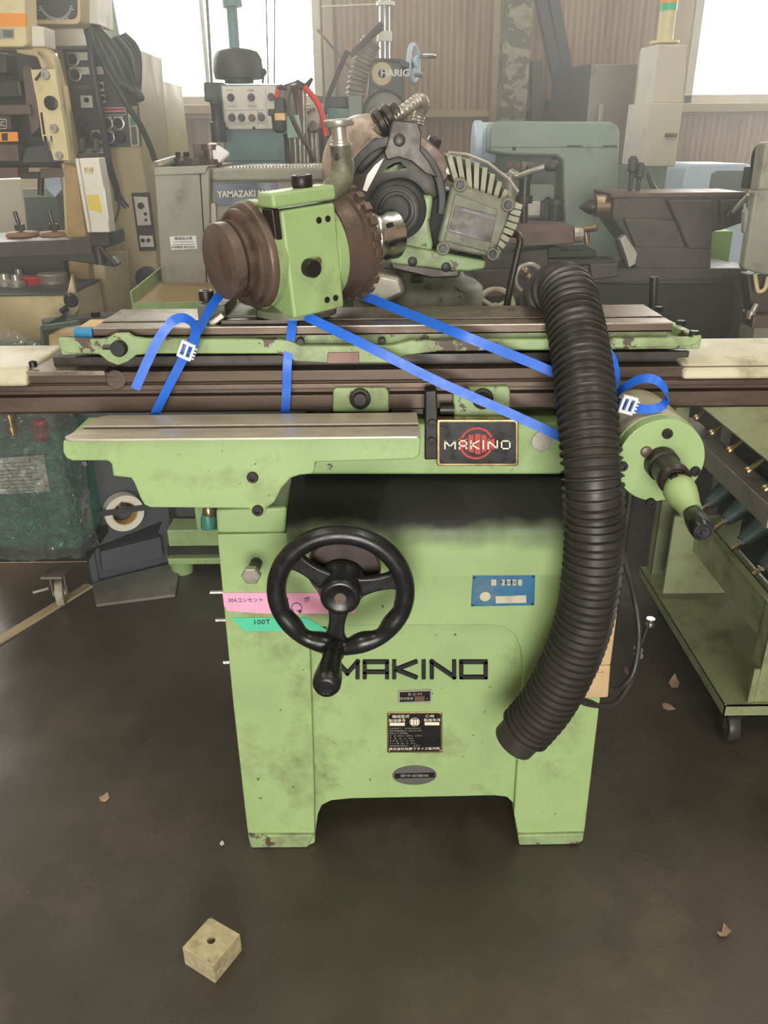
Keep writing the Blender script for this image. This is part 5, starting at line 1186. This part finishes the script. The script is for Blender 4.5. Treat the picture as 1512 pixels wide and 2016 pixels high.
txt('中部機械 株式会社', P(361, 487, YY-.0035), V(1, 0, 0), V(0, 0, 1), .0085, 'ink_black', st)
# chip tray in front
ztr = P(350, 596, 2.12).z
a, b_, c, d = P(262, 597, 2.12), P(470, 597, 2.12), PZ(470, 546, ztr), PZ(324, 546, ztr)
M().prism([a, b_, c, d], (0, 0, -.006)).done('chip_grating', 'perforated', YZ)
M().prism([V(a.x, a.y, ztr-.03), V(b_.x, b_.y, ztr-.03), V(b_.x, b_.y, ztr+.002), V(a.x, a.y, ztr+.002)], (0, -.004, 0)).done('tray_front', 'green_paint', YZ)
M().prism([V(a.x, a.y, ztr-.02), V(d.x, d.y, ztr-.02), V(d.x, d.y, ztr+.035), V(a.x, a.y, ztr+.03)], (-.004, 0, 0)).done('tray_side', 'green_paint', YZ)
M().box(P(320, 560, YY).x, P(660, 560, YY).x, YY+.004, YY+.4, P(500, 720, YY).z, P(500, 552, YY).z).done('cabinet_base', 'grey_green', YZ)
# green bed frame of this lathe, seen under the shelf
YF = 2.50
GF = YZ
m = M(); m.pbox(330, 1042, 760, 1074, YF, .1).pbox(330, 1098, 760, 1110, YF, .2).pbox(384, 985, 404, 1044, YF, .1); m.done('bed_frame', 'green_paint', GF, bevel=.004)
M().pbox(330, 1074, 760, 1097, YF+.03, .05).done('bed_rail', 'dark_steel', GF)
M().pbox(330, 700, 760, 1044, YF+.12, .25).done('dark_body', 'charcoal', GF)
for uf in (350, 720):
    c = P(uf, 1110, YF); M().lathe(V(c.x, YF+.05, 0), (0, 0, 1), [(0, .04), (.02, .04), (c.z+.005, .05)], 20).done('foot', 'green_paint', GF)
M().lathe(P(412, 1038, YF-.02), (0, 0, 1), [(0, .028), (.035, .026), (.05, .02)], 18).done('oiler', 'teal_deep', GF)
M().lathe(P(412, 1014, YF-.02), (0, 0, 1), [(0, .02), (.02, .022), (.035, .014), (.04, .004)], 18).done('oiler_dome', 'brass', GF)
tag(M().lathe(P(292, 548, 3.52), (0, -1, 0), [(0, .05), (.02, .05), (.022, .044), (.022, .028), (.026, .026)], 28).done('wheel', 'black_rubber', BC_, smooth=40), 'black wheel', 'x'); del bpy.data.objects['wheel']['category']
# things on top of the lathe
zl2 = P(355, 336, YY+.05).z + .004
def on_top(u, v): return PZ(u, v, zl2)
tag(M().rod(P(306, 328, YY+.02), P(346, 316, YY+.12), .014, 14).done('steel_pipe', 'aluminium', None), 'short steel pipe lying across the lathe gear cover', 'pipe')
tag(M().lathe(P(362, 332, YY+.12), (0, 0, 1), [(0, .045), (.012, .045), (.013, .035), (.03, .035), (.031, .02), (.045, .02)], 24).done('gear_part', 'dark_steel', None, smooth=40), 'greasy stepped gear part on top of the lathe cover', 'gear')
tag(M().lathe(P(385, 332, YY+.08), (0, 0, 1), [(0, .04), (.02, .04), (.021, .03), (.03, .03)], 10).done('star_knob', 'lathe_dark', None, smooth=20), 'lobed star knob lying in front of the stepped gear', 'knob')
tag(M().pbox(381, 283, 408, 328, YY+.14, .08).done('steel_cube', 'dark_steel', None, bevel=.003), 'dark square steel box part standing on the lathe cover', 'part')
tag(M().lathe(P(418, 328, YY+.15), (0, 0, 1), [(0, .03), (.02, .03), (.021, .022), (.045, .022), (.046, .028), (.06, .028)], 20).done('bushing', 'rust_brown', None, smooth=40), 'reddish brown bushing beside the dark steel box part', 'bushing')
bg_ = [(406, 282), (420, 280), (446, 298), (452, 304), (436, 318), (424, 330), (410, 300)]
tag(M().poly(bg_, YY+.13, .03).done('plastic_bag', 'white', None, bevel=.008), 'crumpled white plastic bag on the lathe top', 'bag')
# ---------------------------------------------------------------- teal machine with white panel
YE = 3.6
TE = thing('teal_machine', 'teal green machine with white knob panel and black domed motor on top', 'machine', (P(500, 330, YE).x, YE+.3, 0))
M().poly([(432, 166), (560, 166), (568, 320), (442, 320)], YE, .5).done('body', 'teal', TE, bevel=.01)
M().box(P(445, 330, YE).x, P(566, 330, YE).x, YE+.002, YE+.5, 0, P(500, 318, YE).z).done('pedestal', 'teal', TE)
pw = M().poly([(436, 170), (542, 168), (548, 254), (443, 255)], YE-.02, .03).done('knob_panel', 'offwhite', TE, bevel=.003)
for u, v in ((455, 192), (495, 192), (534, 191), (457, 232), (476, 232), (515, 231)): knob(pw, u, v, YE-.02, .014, .016)
knob(pw, 496, 232, YE-.02, .014, .01, mt='brown_plate')
for q in ([(441, 217), (522, 216), (522, 217), (441, 218)], [(522, 175), (523, 175), (527, 250), (526, 250)], [(507, 217), (508, 217), (509, 248), (508, 248)]): M().poly(q, YE-.0205, .002).done('panel_line', 'grey_print', pw)
for u, v, s in ((452, 178, 'TIMER'), (494, 178, 'SPEED'), (457, 209, '切込送り'), (497, 209, '前後送り'), (456, 224, '電源'), (476, 224, '左右'), (512, 223, '照明'), (476, 244, 'メインスイッチ'), (515, 243, 'ランプ')): txt(s, P(u, v, YE-.021), V(1, 0, 0), V(0, 0, 1), .010, 'grey_print', pw)
for u, v in ((446, 253), (500, 252)): bolt(pw, P(u, v, YE-.02), (0, -1, 0), .006, .004, sock=False)
M().poly([(400, 161), (440, 162), (442, 200), (402, 200)], YE+.06, .25).done('side_box', 'teal_dark', TE, bevel=.008)
M().lathe(P(471, 164, YE+.2), (0, 0, 1), [(0, .06), (.015, .06), (.016, .098), (.04, .104), (.09, .100), (.115, .085), (.125, .05)], 32).done('motor_dome', 'charcoal', TE, smooth=60)
M().rod(P(463, 112, YE+.2), P(452, -40, YE+.2), .022, 14).rod(P(458, 14, YE+.2), P(456, 0, YE+.2), .04, 14).done('pole', 'teal', TE)
M().rod(P(517, 164, YE+.1), P(519, 146, YE+.1), .005).lathe(P(519, 142, YE+.1), (0, 0, 1), [(-.014, .004), (-.008, .011), (0, .014), (.008, .011), (.014, .004)], 16).done('joystick', 'charcoal', TE, smooth=60)
M().pbox(425, 200, 441, 225, YE+.03, .1).done('junction', 'teal_dark', TE, bevel=.004)
M().lathe(P(432, 280, YE-.1), (0, 0, 1), [(0, .03), (.07, .03), (.075, .022), (.13, .022), (.135, .026), (.15, .024)], 16).done('oil_cup', 'charcoal', TE, smooth=40)
for i, (u0, u1) in enumerate(((405, 417), (523, 528), (541, 540))):
    tag(M().tube(cpath([(u0, -40, 4.6), ((u0+u1)/2, 60, 4.6), (u1, 165, 4.6)]), .008 if i == 0 else .004, 6).done('hanging_wire', 'sage_dark', None), ['thick grey wire hanging in front of the window by the dome motor', 'thin straight wire hanging behind the teal machine joystick', 'thin wire hanging over the air filter'][i], 'wire')
tag(M().tube(cpath([(332, 234, WY-.115), (334, 260, WY-.115), (337, 300, WY-.115), (340, 330, WY-.115)]), .012, 6).done('chain', 'rust_brown', None), 'rusty thin chain hanging below the window sill by cream cabinet', 'chain')
# air hoses on a post
YA = 3.3
AS = thing('air_stand', 'steel post stand with air filter, grey plate and red and brown air hoses', 'stand', (P(590, 330, YA).x, YA, 0))
for u0, u1 in ((566, 572), (588, 592), (597, 600)): M().rod(P(u0, 172, YA+.05), P(u1, 330, YA+.05), .012).done('post', 'aluminium', AS)
M().box(P(560, 330, YA).x, P(650, 330, YA).x, YA+.02, YA+.16, 0, P(600, 322, YA).z).done('stand_base', 'sage_dark', AS)
M().poly([(548, 176), (560, 166), (580, 160), (586, 156), (600, 164), (612, 152), (616, 154), (606, 172), (590, 176), (580, 170), (564, 176)], YA, .05).done('hook_bar', 'dark_brown', AS, bevel=.003)
M().poly([(562, 228), (588, 226), (596, 270), (566, 272)], YA-.03, .02).done('mount_plate', 'teal_light', AS, bevel=.002)
fr = M().lathe(P(551, 262, YA-.04), (0, 0, 1), [(0, .012), (.01, .026), (.06, .028), (.062, .022), (.07, .022)], 18).done('filter_bowl', 'charcoal', AS, smooth=40)
M().pbox(540, 222, 562, 238, YA-.07, .06).done('filter_label', 'amber', fr, bevel=.003)
M().pbox(540, 192, 560, 222, YA-.06, .06).pbox(527, 214, 542, 228, YA-.05, .04).done('regulator', 'charcoal', AS, bevel=.005)
for q, mt, r_ in (([(600, 172, YA), (616, 190, YA-.01), (628, 210, YA-.02), (636, 235, YA-.02), (642, 268, YA-.02)], 'red_hose', .011), ([(548, 176, YA), (546, 190, YA), (550, 205, YA)], 'red_hose', .010),
                  ([(572, 170, YA-.02), (566, 200, YA-.05), (574, 230, YA-.06), (588, 260, YA-.05), (606, 290, YA-.04), (618, 318, YA-.02)], 'rust_brown', .009), ([(556, 168, YA), (546, 176, YA), (544, 200, YA)], 'charcoal', .006), ([(578, 166, YA-.02), (586, 200, YA), (590, 240, YA)], 'brown_plate', .012), ([(560, 262, YA-.02), (566, 290, YA), (570, 325, YA)], 'charcoal', .007)):
    M().tube(cpath(q), r_, 8).done('air_hose', mt, AS, smooth=60)
for u in (563, 580, 604, 614, 622): M().rod(P(u, 262, YA+.03), P(u+3, 326, YA+.03), .009).done('hanging_tool', 'charcoal' if u % 2 else 'aluminium', AS)
PV = thing('pneumatic_unit', 'cream drilled bracket unit with dark cylinders between hoses and wheel guard', 'machine part', tuple(P(625, 320, 3.5)))
M().poly([(600, 212), (626, 206), (634, 226), (624, 256), (612, 258), (604, 240)], 3.5, .06).done('bracket', 'cream_worn', PV, bevel=.004)
for u, v, r_ in ((616, 246, .016), (607, 222, .006), (612, 218, .006), (618, 216, .006)): M().lathe(P(u, v, 3.498), (0, -1, 0), [(0, r_), (.004, r_)], 14).done('hole_rim', 'brown_plate', PV)
for u0 in (612, 626): M().rod(P(u0, 252, 3.54), P(u0+3, 330, 3.54), .03).done('cylinder', 'lathe_dark', PV)
M().box(P(600, 320, 3.5).x, P(645, 320, 3.5).x, 3.5, 3.8, 0, P(620, 318, 3.5).z).done('pedestal', 'sage_dark', PV)
# ---------------------------------------------------------------- surface grinder with round logo
YH = 4.3
HG = thing('surface_grinder', 'dark grey-green surface grinder head with round logo, dust hose and side handwheel', 'grinder', (P(760, 260, YH).x, YH+.3, 0))
M().poly([(728, 124), (736, 119), (786, 119), (792, 128), (800, 250), (716, 250), (722, 200)], YH, .5).done('head', 'teal_dark', HG, bevel=.012)
M().box(P(640, 280, YH).x, P(830, 280, YH).x, YH+.05, YH+.6, 0, P(760, 246, YH).z).done('column', 'teal_dark', HG, bevel=.01)
M().poly([(732, 118), (745, 114), (790, 116), (806, 124), (806, 134), (790, 130), (786, 121), (736, 121)], YH-.01, .4).done('head_cap', 'charcoal', HG, bevel=.004)
M().rod(P(758, 116, YH+.2), P(757, -40, YH+.2), .028, 18).done('screw_column', 'chrome', HG)
M().rod(P(757, 82, YH+.2), P(757, 62, YH+.2), .038, 18).done('column_collar', 'offwhite', HG); M().rod(P(759, 12, YH+.2), P(759, 4, YH+.2), .045, 18).done('column_collar', 'offwhite', HG)
lg = M().lathe(P(752, 145, YH-.001), (0, -1, 0), [(0, .058), (.004, .058)], 32).done('logo_disc', 'brown_plate', HG)
M().lathe(P(752, 145, YH-.006), (0, -1, 0), [(0, .048), (.001, .048), (.001, .018), (0, .018)], 32).done('logo_ring', 'cream', lg)
txt('HARIG', P(749, 144.5, YH-.009), V(1, 0, 0), V(0, 0, 1), .040, 'white', lg, align='LEFT', sx=1.15, bold=.001)
ar = [(745, 192), (745, 178)] + [(760+15*math.cos(R(a)), 177-13*math.sin(R(a))) for a in range(180, -1, -20)] + [(775, 192)]
M().poly(ar, YH-.004, .01).done('arch_recess', 'lathe_dark', HG)
wg_ = M().lathe(P(758, 224, YH-.08), (0, -1, 0), [(-.1, .10), (0, .10), (.004, .095)], 40).done('wheel', 'grey_cab', HG, smooth=40)
M().tube([P(758, 224, YH-.09)+V(math.cos(2*PI*k/40)*.1, 0, math.sin(2*PI*k/40)*.1) for k in range(40)], .008, 8, closed=True).done('wheel_rim', 'charcoal', wg_)
M().lathe(P(762, 224, YH-.086), (0, -1, 0), [(0, .035), (.004, .035)], 28).done('wheel_flange', 'red_hose', wg_)
handwheel(HG, P(814, 125, YH+.1), (1, -.35, 0), .078, .012, 'pale_blue', 3, True)
M().rod(P(806, 128, YH+.1), P(814, 126, YH+.1), .02).done('wheel_shaft', 'charcoal', HG)
M().rod(P(818, 148, YH+.05), P(834, 147, YH+.0), .010).done('crank_handle', 'aluminium', HG)
hs = curve([tuple(P(*q)) for q in ((733, 82, YH-.05), (722, 100, YH-.05), (712, 130, YH-.05), (704, 160, YH-.05), (700, 192, YH-.05))], 14)
M().tube(hs, [.042 + (.006 if i % 4 < 2 else -.002) for i in range(len(hs))], 18).done('dust_hose', 'grey_cab', HG, smooth=40)
M().poly([(686, 188), (712, 188), (714, 236), (688, 236)], YH-.12, .15).done('dust_box', 'grey_green', HG, bevel=.003)
M().poly([(644, 212), (690, 214), (690, 250), (646, 250)], YH-.1, .2).done('side_table', 'teal', HG, bevel=.006)
M().pbox(644, 190, 684, 214, YH-.05, .15).done('motor', 'charcoal', HG, bevel=.01)
for a, b_ in (((752, 46), (690, 110)), ((752, 54), (694, 102)), ((684, 100), (646, 190)), ((646, 190), (640, 224))): M().bar(P(*a, YH-.1), P(*b_, YH-.1), .022, .022, up=(0, 1, 0)).done('lamp_arm', 'dark_brown', HG, bevel=.002)
M().bar(P(625, 58, YH), P(692, 138, YH), .012, .012, up=(0, 1, 0)).done('stay_rod', 'brown_plate', HG)
M().bar(P(632, 13, YH+.1), P(740, 8, YH+.1), .006, .006, up=(0, 1, 0)).done('stay_wire', 'aluminium', HG)
# ---------------------------------------------------------------- grey-green saw machine
YS_ = 3.3
SM = thing('saw_machine', 'rounded sage green machine housing with dark throat behind the finned motor', 'machine', (P(1090, 420, YS_).x, YS_+.3, 0))
sm = M()
sm.poly([(964, 258), (968, 244), (984, 238), (1200, 239), (1216, 246), (1221, 262), (1214, 420), (1206, 640), (1110, 640), (1110, 420), (1108, 318), (1096, 308), (1000, 306), (962, 300)], YS_, .45)
sm.done('housing', 'sage', SM, bevel=.012, seg=3)
M().poly([(962, 288.5), (1217, 289.5), (1217, 291), (962, 290)], YS_-.0015, .004).done('housing_seam', 'sage_dark', SM)
for u0, u1 in ((1116, 1146), (1188, 1214)): M().poly([(u0, 286), (u1, 286), (u1, 289), (u0, 289)], YS_-.004, .006).done('hinge', 'dark_steel', SM)
bolt(SM, P(1012, 293, YS_), (0, -1, 0), .007, .005, sock=False)
M().poly([(962, 296), (1112, 300), (1112, 640), (970, 640)], YS_+.14, .3).done('throat', 'sage_dark', SM)
M().box(P(970, 500, YS_).x, P(1206, 500, YS_).x, YS_+.01, YS_+.45, 0, P(1090, 470, YS_).z).done('base', 'sage', SM)
M().poly(rrect(1036, 362, 1092, 430, 8), YS_+.08, .06).done('guide_box', 'grey_green', SM, bevel=.004)
M().poly([(1040, 396), (1064, 396), (1064, 424), (1040, 424)], YS_+.075, .01).done('label', 'offwhite', SM); knob(SM, 1078, 396, YS_+.08, .016)
M().lathe(P(962, 287, YS_+.2), (-1, 0, 0), [(-.02, .085), (.03, .085), (.035, .092), (.06, .092), (.064, .085)], 32).done('end_drum', 'pale_blue', SM, smooth=40)
M().pbox(1072, 398, 1098, 440, YS_-.02, .1).done('vice_post', 'dark_steel', SM, bevel=.004)
M().lathe(P(1094, 404, YS_-.05), (0, 0, 1), [(-.1, .02), (0, .02), (.002, .03), (.02, .03)], 14).done('vice_knob', 'charcoal', SM)
# stainless cabinet
SB = thing('metal_locker', 'brownish stainless steel locker with pull handle behind the saw machine', 'locker', (P(1180, 240, 4.6).x, 4.8, 0))
xa_, xm_, xb_ = P(1122, 180, 4.6).x, P(1160, 180, 4.6).x, P(1256, 180, 4.6).x
M().box(xm_, xb_, 4.6, 5.1, 0, P(1200, 126, 4.6).z).done('door', 'stainless', SB, bevel=.004)
M().prism([V(xm_, 4.602, 0), V(xa_, 4.95, 0), V(xa_, 5.1, 0), V(xm_, 5.1, 0)], (0, 0, P(1160, 126, 4.62).z)).done('side', 'charcoal', SB)
M().pbox(1178, 205, 1188, 240, 4.57, .03).done('handle', 'aluminium', SB, bevel=.004)
# control column with signal tower
YK = 3.75
KC = thing('control_column', 'warm white control column of two stacked boxes with signal tower', 'control box', (P(1280, 330, YK).x, YK+.2, 0))
M().poly([(1297, 87), (1352, 88), (1346, 204), (1284, 203)], YK, .28).done('upper_box', 'warm_grey', KC, bevel=.006)
M().prism([P(1297, 87, YK), P(1284, 203, YK), P(1250, 206, YK+.18), P(1262, 95, YK+.18)], (.1, .1, 0)).done('upper_side', 'offwhite', KC)
M().poly([(1280, 202), (1346, 203), (1330, 328), (1266, 328)], YK-.03, .32).done('lower_box', 'warm_grey', KC, bevel=.006)
M().prism([P(1280, 203, YK-.03), P(1266, 328, YK-.03), P(1224, 322, YK+.16), P(1238, 206, YK+.16)], (.1, .1, 0)).done('lower_side', 'offwhite', KC)
M().pbox(1312, 262, 1334, 270, YK-.05, .03).done('latch', 'brown_plate', KC, bevel=.003)
M().pbox(1240, 326, 1312, 372, YK+.05, .2).done('neck', 'sage', KC, bevel=.004)
M().box(P(1240, 380, YK).x, P(1312, 380, YK).x, YK+.06, YK+.25, 0, P(1276, 370, YK+.06).z).done('column', 'grey_green', KC)
tb, tt_ = P(1308, 84, YK+.15), P(1324, -60, YK+.15); dT = tt_-tb
ST = M().rod(tb, tb+dT*.44, .034, 20).rod(tb-V(0, 0, .004), tb+V(0, 0, .006), .06, 20).done('signal_tower', 'cream', KC)
M().rod(tb+dT*.44, tb+dT*.54, .036, 20).done('signal_lens', 'teal_deep', ST, label='green signal lens'); M().rod(tb+dT*.54, tb+dT*.66, .036, 20).done('signal_lens', 'orange', ST, label='orange signal lens'); M().rod(tb+dT*.66, tb+dT*.95, .036, 20).done('signal_lens', 'white', ST, label='clear signal lens')
MAT['lens_green'] = mat('lens_green', (50, 180, 130), .3)
for o in bpy.data.objects:
    if o.get('label') == 'green signal lens': o.data.materials[0] = MAT['lens_green']
# ---------------------------------------------------------------- bench lathe with tailstock
YQ = 2.86; RS[0] = 1.17
LT = thing('bench_lathe', 'dark worn lathe with tailstock, brass coloured quill and long bed', 'lathe', (P(1250, 640, YQ).x, YQ+.2, 0))
M().poly([(1208, 386), (1466, 384), (1466, 438), (1420, 454), (1404, 456), (1402, 492), (1250, 492), (1226, 462), (1204, 430)], YQ, .22).done('tailstock', 'lathe_dark', LT, bevel=.01, seg=3)
M().poly([(1202, 380), (1470, 378), (1474, 388), (1204, 390)], YQ-.005, .24).done('tailstock_top', 'rust_brown', LT, bevel=.003)
M().poly([(1314, 394), (1404, 394), (1400, 490), (1356, 490)], YQ-.035, .06).done('tailstock_rib', 'lathe_dark', LT, bevel=.005)
M().poly([(1228, 430), (1330, 432), (1352, 490), (1252, 490)], YQ-.02, .06).done('tailstock_foot', 'lathe_dark', LT, bevel=.006)
M().poly([(1240, 486), (1400, 488), (1400, 530), (1252, 530)], YQ-.03, .2).done('tailstock_base', 'lathe_dark', LT, bevel=.006)
qy = YQ+.06; M().rod(P(1206, 404, qy), P(1171, 405, qy), .031, 24).done('quill', 'bronze', LT)
M().lathe(P(1172, 407, qy), P(1140, 408, qy)-P(1172, 407, qy), [(0, .014), (.006, .014), (.007, .022), (.02, .020), (.048, .002)], 20).done('centre', 'dark_steel', LT, smooth=40)
M().poly([(1420, 394), (1462, 393), (1464, 432), (1420, 436)], YQ-.03, .06).done('lock_plate', 'lathe_dark', LT, bevel=.003)
M().lathe(P(1438, 421, YQ-.03), (0, -1, 0), [(0, .018), (.02, .018), (.022, .014)], 18).done('lock_hub', 'dark_steel', LT); M().rod(P(1442, 418, YQ-.05), P(1474, 384, YQ-.07), .007).done('lock_lever', 'aluminium', LT)
handwheel(LT, P(1480, 392, YQ+.06), (1, -.5, 0), .062, .010, 'cream_worn', 3, False)
# bed
M().poly([(930, 548), (1100, 545), (1230, 528), (1470, 528), (1474, 545), (1230, 556), (1040, 562), (930, 562)], YQ-.03, .3).done('bed_way', 'lathe_dark', LT, bevel=.004)
M().box(P(900, 600, YQ).x, P(1500, 600, YQ).x, YQ, YQ+.3, P(1200, 690, YQ).z, P(1200, 540, YQ).z).done('bed', 'lathe_dark', LT, bevel=.006)
M().poly([(1160, 558), (1448, 560), (1440, 650), (1428, 665), (1160, 668)], YQ-.008, .02).done('bed_panel', 'black_steel', LT, bevel=.004)
for u in (940, 1400): M().box(P(u, 700, YQ).x, P(u, 700, YQ).x+.2, YQ+.02, YQ+.28, 0, P(1200, 688, YQ).z).done('pedestal', 'lathe_dark', LT)
# carriage, compound slide and handles
M().poly([(1000, 445), (1036, 440), (1130, 444), (1130, 480), (1040, 486), (1000, 480)], YQ-.10, .14).done('compound_slide', 'rust_brown', LT, bevel=.004)
M().poly([(1036, 443), (1128, 445), (1128, 455), (1038, 456)], YQ-.102, .05).done('slide_cap', 'brown_plate', LT)
M().rod(P(1128, 462, YQ-.05), P(1146, 462, YQ-.05), .022, 20).done('slide_collar', 'aluminium', LT)
M().lathe(P(1146, 462, YQ-.05), (1, 0, 0), [(0, .012), (.02, .012)], 12).rod(P(1152, 450, YQ-.06), P(1156, 480, YQ-.06), .009).rod(P(1150, 452, YQ-.06), P(1176, 448, YQ-.08), .010).done('ball_handle', 'bronze', LT, bevel=.002)
M().poly([(1080, 486), (1100, 486), (1108, 494), (1172, 492), (1176, 506), (1080, 508)], YQ-.08, .16).done('cross_slide', 'black_steel', LT, bevel=.003)
M().poly([(930, 500), (1080, 490), (1080, 528), (930, 530)], YQ-.06, .2).done('carriage', 'lathe_dark', LT, bevel=.004)
M().poly([(1080, 510), (1212, 512), (1212, 520), (1080, 520)], YQ-.07, .1).done('carriage_wing', 'dark_brown', LT)
M().poly([(1160, 520), (1218, 518), (1218, 545), (1166, 552)], YQ-.08, .1).done('wing_block', 'lathe_dark', LT, bevel=.006)
M().poly([(936, 532), (1160, 524), (1164, 600), (936, 606)], YQ-.10, .14).done('apron', 'lathe_dark', LT, bevel=.006)
M().poly([(945, 566), (1030, 564), (1030, 582), (945, 584)], YQ-.104, .01).done('apron_label', 'brown_plate', LT)
aw = handwheel(LT, P(1041, 548, YQ-.15), (.1, -1, .1), .044, .008, 'aluminium', 3, False, name='apron_wheel')
M().lathe(P(1041, 548, YQ-.145), (.1, -1, .1), [(0, .04), (.004, .04)], 30).done('wheel_disc', 'charcoal', aw)
M().rod(P(1034, 536, YQ-.17), P(1048, 556, YQ-.19), .010).lathe(P(1034, 535, YQ-.18), (0, -1, 0), [(-.012, .004), (0, .013), (.012, .004)], 12).done('crank', 'bronze', aw, smooth=60)
handwheel(LT, P(975, 606, YQ-.16), (0, -1, .15), .06, .008, 'cream_worn', 3, False, name='apron_wheel')
M().lathe(P(1038, 612, YQ-.16), (0, -1, .1), [(0, .03), (.02, .03), (.022, .02)], 20).done('dial', 'cream_worn', LT)
M().poly([(1220, 472), (1232, 462), (1244, 480), (1256, 498), (1252, 520), (1238, 528), (1232, 505)], YQ-.06, .04).done('chip_guard', 'aluminium', LT, bevel=.004)
# tool post with lever
M().rod(P(1031, 440, YQ-.06), P(1032, 326, YQ-.06), .011).done('tool_post', 'dark_steel', LT)
M().bar(P(998, 324, YQ-.06), P(1066, 324, YQ-.06), .012, .009, up=(0, 1, 0)).pbox(1027, 318, 1037, 336, YQ-.08, .03).done('tool_bar', 'rust_brown', LT)
M().lathe(P(1031, 400, YQ-.06), (0, 0, 1), [(0, .024), (.02, .024), (.021, .016), (.06, .016), (.061, .02), (.075, .02)], 18).done('post_collar', 'dark_steel', LT, smooth=40)
M().tube(cpath([(1005, 340, YQ-.10), (1020, 346, YQ-.12), (1050, 336, YQ-.14), (1074, 328, YQ-.15)]), [.012]*8 + [.008]*17, 10).done('post_lever', 'aluminium', LT, smooth=60)
M().lathe(P(1072, 329, YQ-.15), V(1, -.2, .14), [(0, .008), (.006, .013), (.03, .014), (.036, .008)], 14).done('lever_grip', 'charcoal', LT, smooth=50)
M().rod(P(1004, 342, YQ-.10), P(1002, 440, YQ-.08), .018).done('lever_hub', 'aluminium', LT)
for u, v in ((1240, 340), (1254, 352)): M().lathe(P(u, v+36, YQ+.12), (0, 0, 1), [(0, .006), (.05, .007), (.055, .014), (.085, .015), (.095, .008)], 14).done('shift_lever', 'charcoal', LT, smooth=50)
M().tube(cpath([(1276, 340, 3.2), (1284, 365, 3.2), (1300, 382, 3.2)]), .008, 8).done('flex_lead', 'charcoal', LT)
tag(M().rod(P(1284, 640, 1.95), P(1288, 545, 1.95), .009, 12).rod(P(1284, 640, 1.95)-V(0, 0, .9), P(1284, 640, 1.95), .009).done('stand_rod', 'dark_steel', None), 'thin upright steel rod standing behind the right end of the table', 'rod')
RS[0] = 1.0
# pale blue machine, bin
BW = thing('pale_machine', 'pale blue rounded machine hood with dark window in front of the corrugated wall', 'machine', (P(1410, 400, 4.1).x, 4.3, 0))
M().poly([(1336, 400), (1352, 330), (1362, 322), (1470, 322), (1500, 330), (1506, 400)], 4.1, .5).done('hood', 'pale_blue', BW, bevel=.03, seg=4)
M().poly([(1392, 400), (1402, 342), (1412, 336), (1500, 336), (1504, 400)], 4.09, .02).done('window', 'sage_dark', BW, bevel=.006)
M().box(P(1340, 400, 4.1).x, P(1506, 400, 4.1).x, 4.11, 4.6, 0, P(1420, 398, 4.1).z).done('base', 'pale_blue', BW)
GB = thing('plastic_bin', 'bright olive green bin seen under the tailstock', 'bin', (P(1425, 560, 3.22).x, 3.3, 0))
M().poly([(1396, 455), (1444, 455), (1430, 545), (1404, 545)], 3.2, .25).pbox(1404, 540, 1432, 560, 3.2, .25, floor=True).done('body', 'green_bin', GB, bevel=.004)
# machine at the right edge
YR = 2.36
RM = thing('drill_machine', 'grey machine cut off at the frame edge with mottled cover and looped cable', 'machine', (P(1510, 640, YR).x+.1, YR+.2, 0))
M().poly([(1486, 376), (1600, 374), (1580, 540), (1506, 542), (1463, 530)], YR, .04).done('cover', 'grey_cab', RM, bevel=.008)
M().poly([(1506, 280), (1600, 276), (1600, 378), (1492, 378)], YR+.05, .06).done('upper_body', 'grey_cab', RM, bevel=.008)
M().poly([(1466, 412), (1484, 408), (1478, 460), (1464, 462)], YR+.02, .03).done('cover_boss', 'grey_cab', RM, bevel=.01)
M().tube(cpath([(1484, 330, YR+.2), (1488, 300, YR+.18), (1498, 290, YR+.18), (1512, 290, YR+.2)]), .010, 10).done('pipe', 'dark_steel', RM, smooth=60)
M().pbox(1474, 328, 1494, 372, YR+.25, .05).done('linkage', 'dark_steel', RM, bevel=.004)
M().tube(cpath([(1486, 538, YR+.02), (1490, 565, YR+.02), (1494, 574, YR+.02), (1506, 568, YR+.02), (1512, 545, YR+.02)]), .006, 8).done('cable', 'cream', RM, smooth=60)
M().rod(P(1478, 620, YR+.02), P(1490, 598, YR+.02), .008).lathe(P(1478, 620, YR+.02), (0, 0, 1), [(-.01, .013), (.012, .013)], 12).done('screw_handle', 'aluminium', RM)
M().pbox(1482, 622, 1540, 646, YR-.01, .08).done('jaw', 'rust_brown', RM, bevel=.003)
M().poly([(1470, 540), (1560, 538), (1560, 640), (1484, 640)], YR+.05, .06).done('body', 'lathe_dark', RM, bevel=.006)
M().box(P(1505, 640, YR).x, P(1600, 640, YR).x, YR+.06, YR+.16, 0, P(1520, 630, YR).z).done('stand', 'grey_cab', RM)
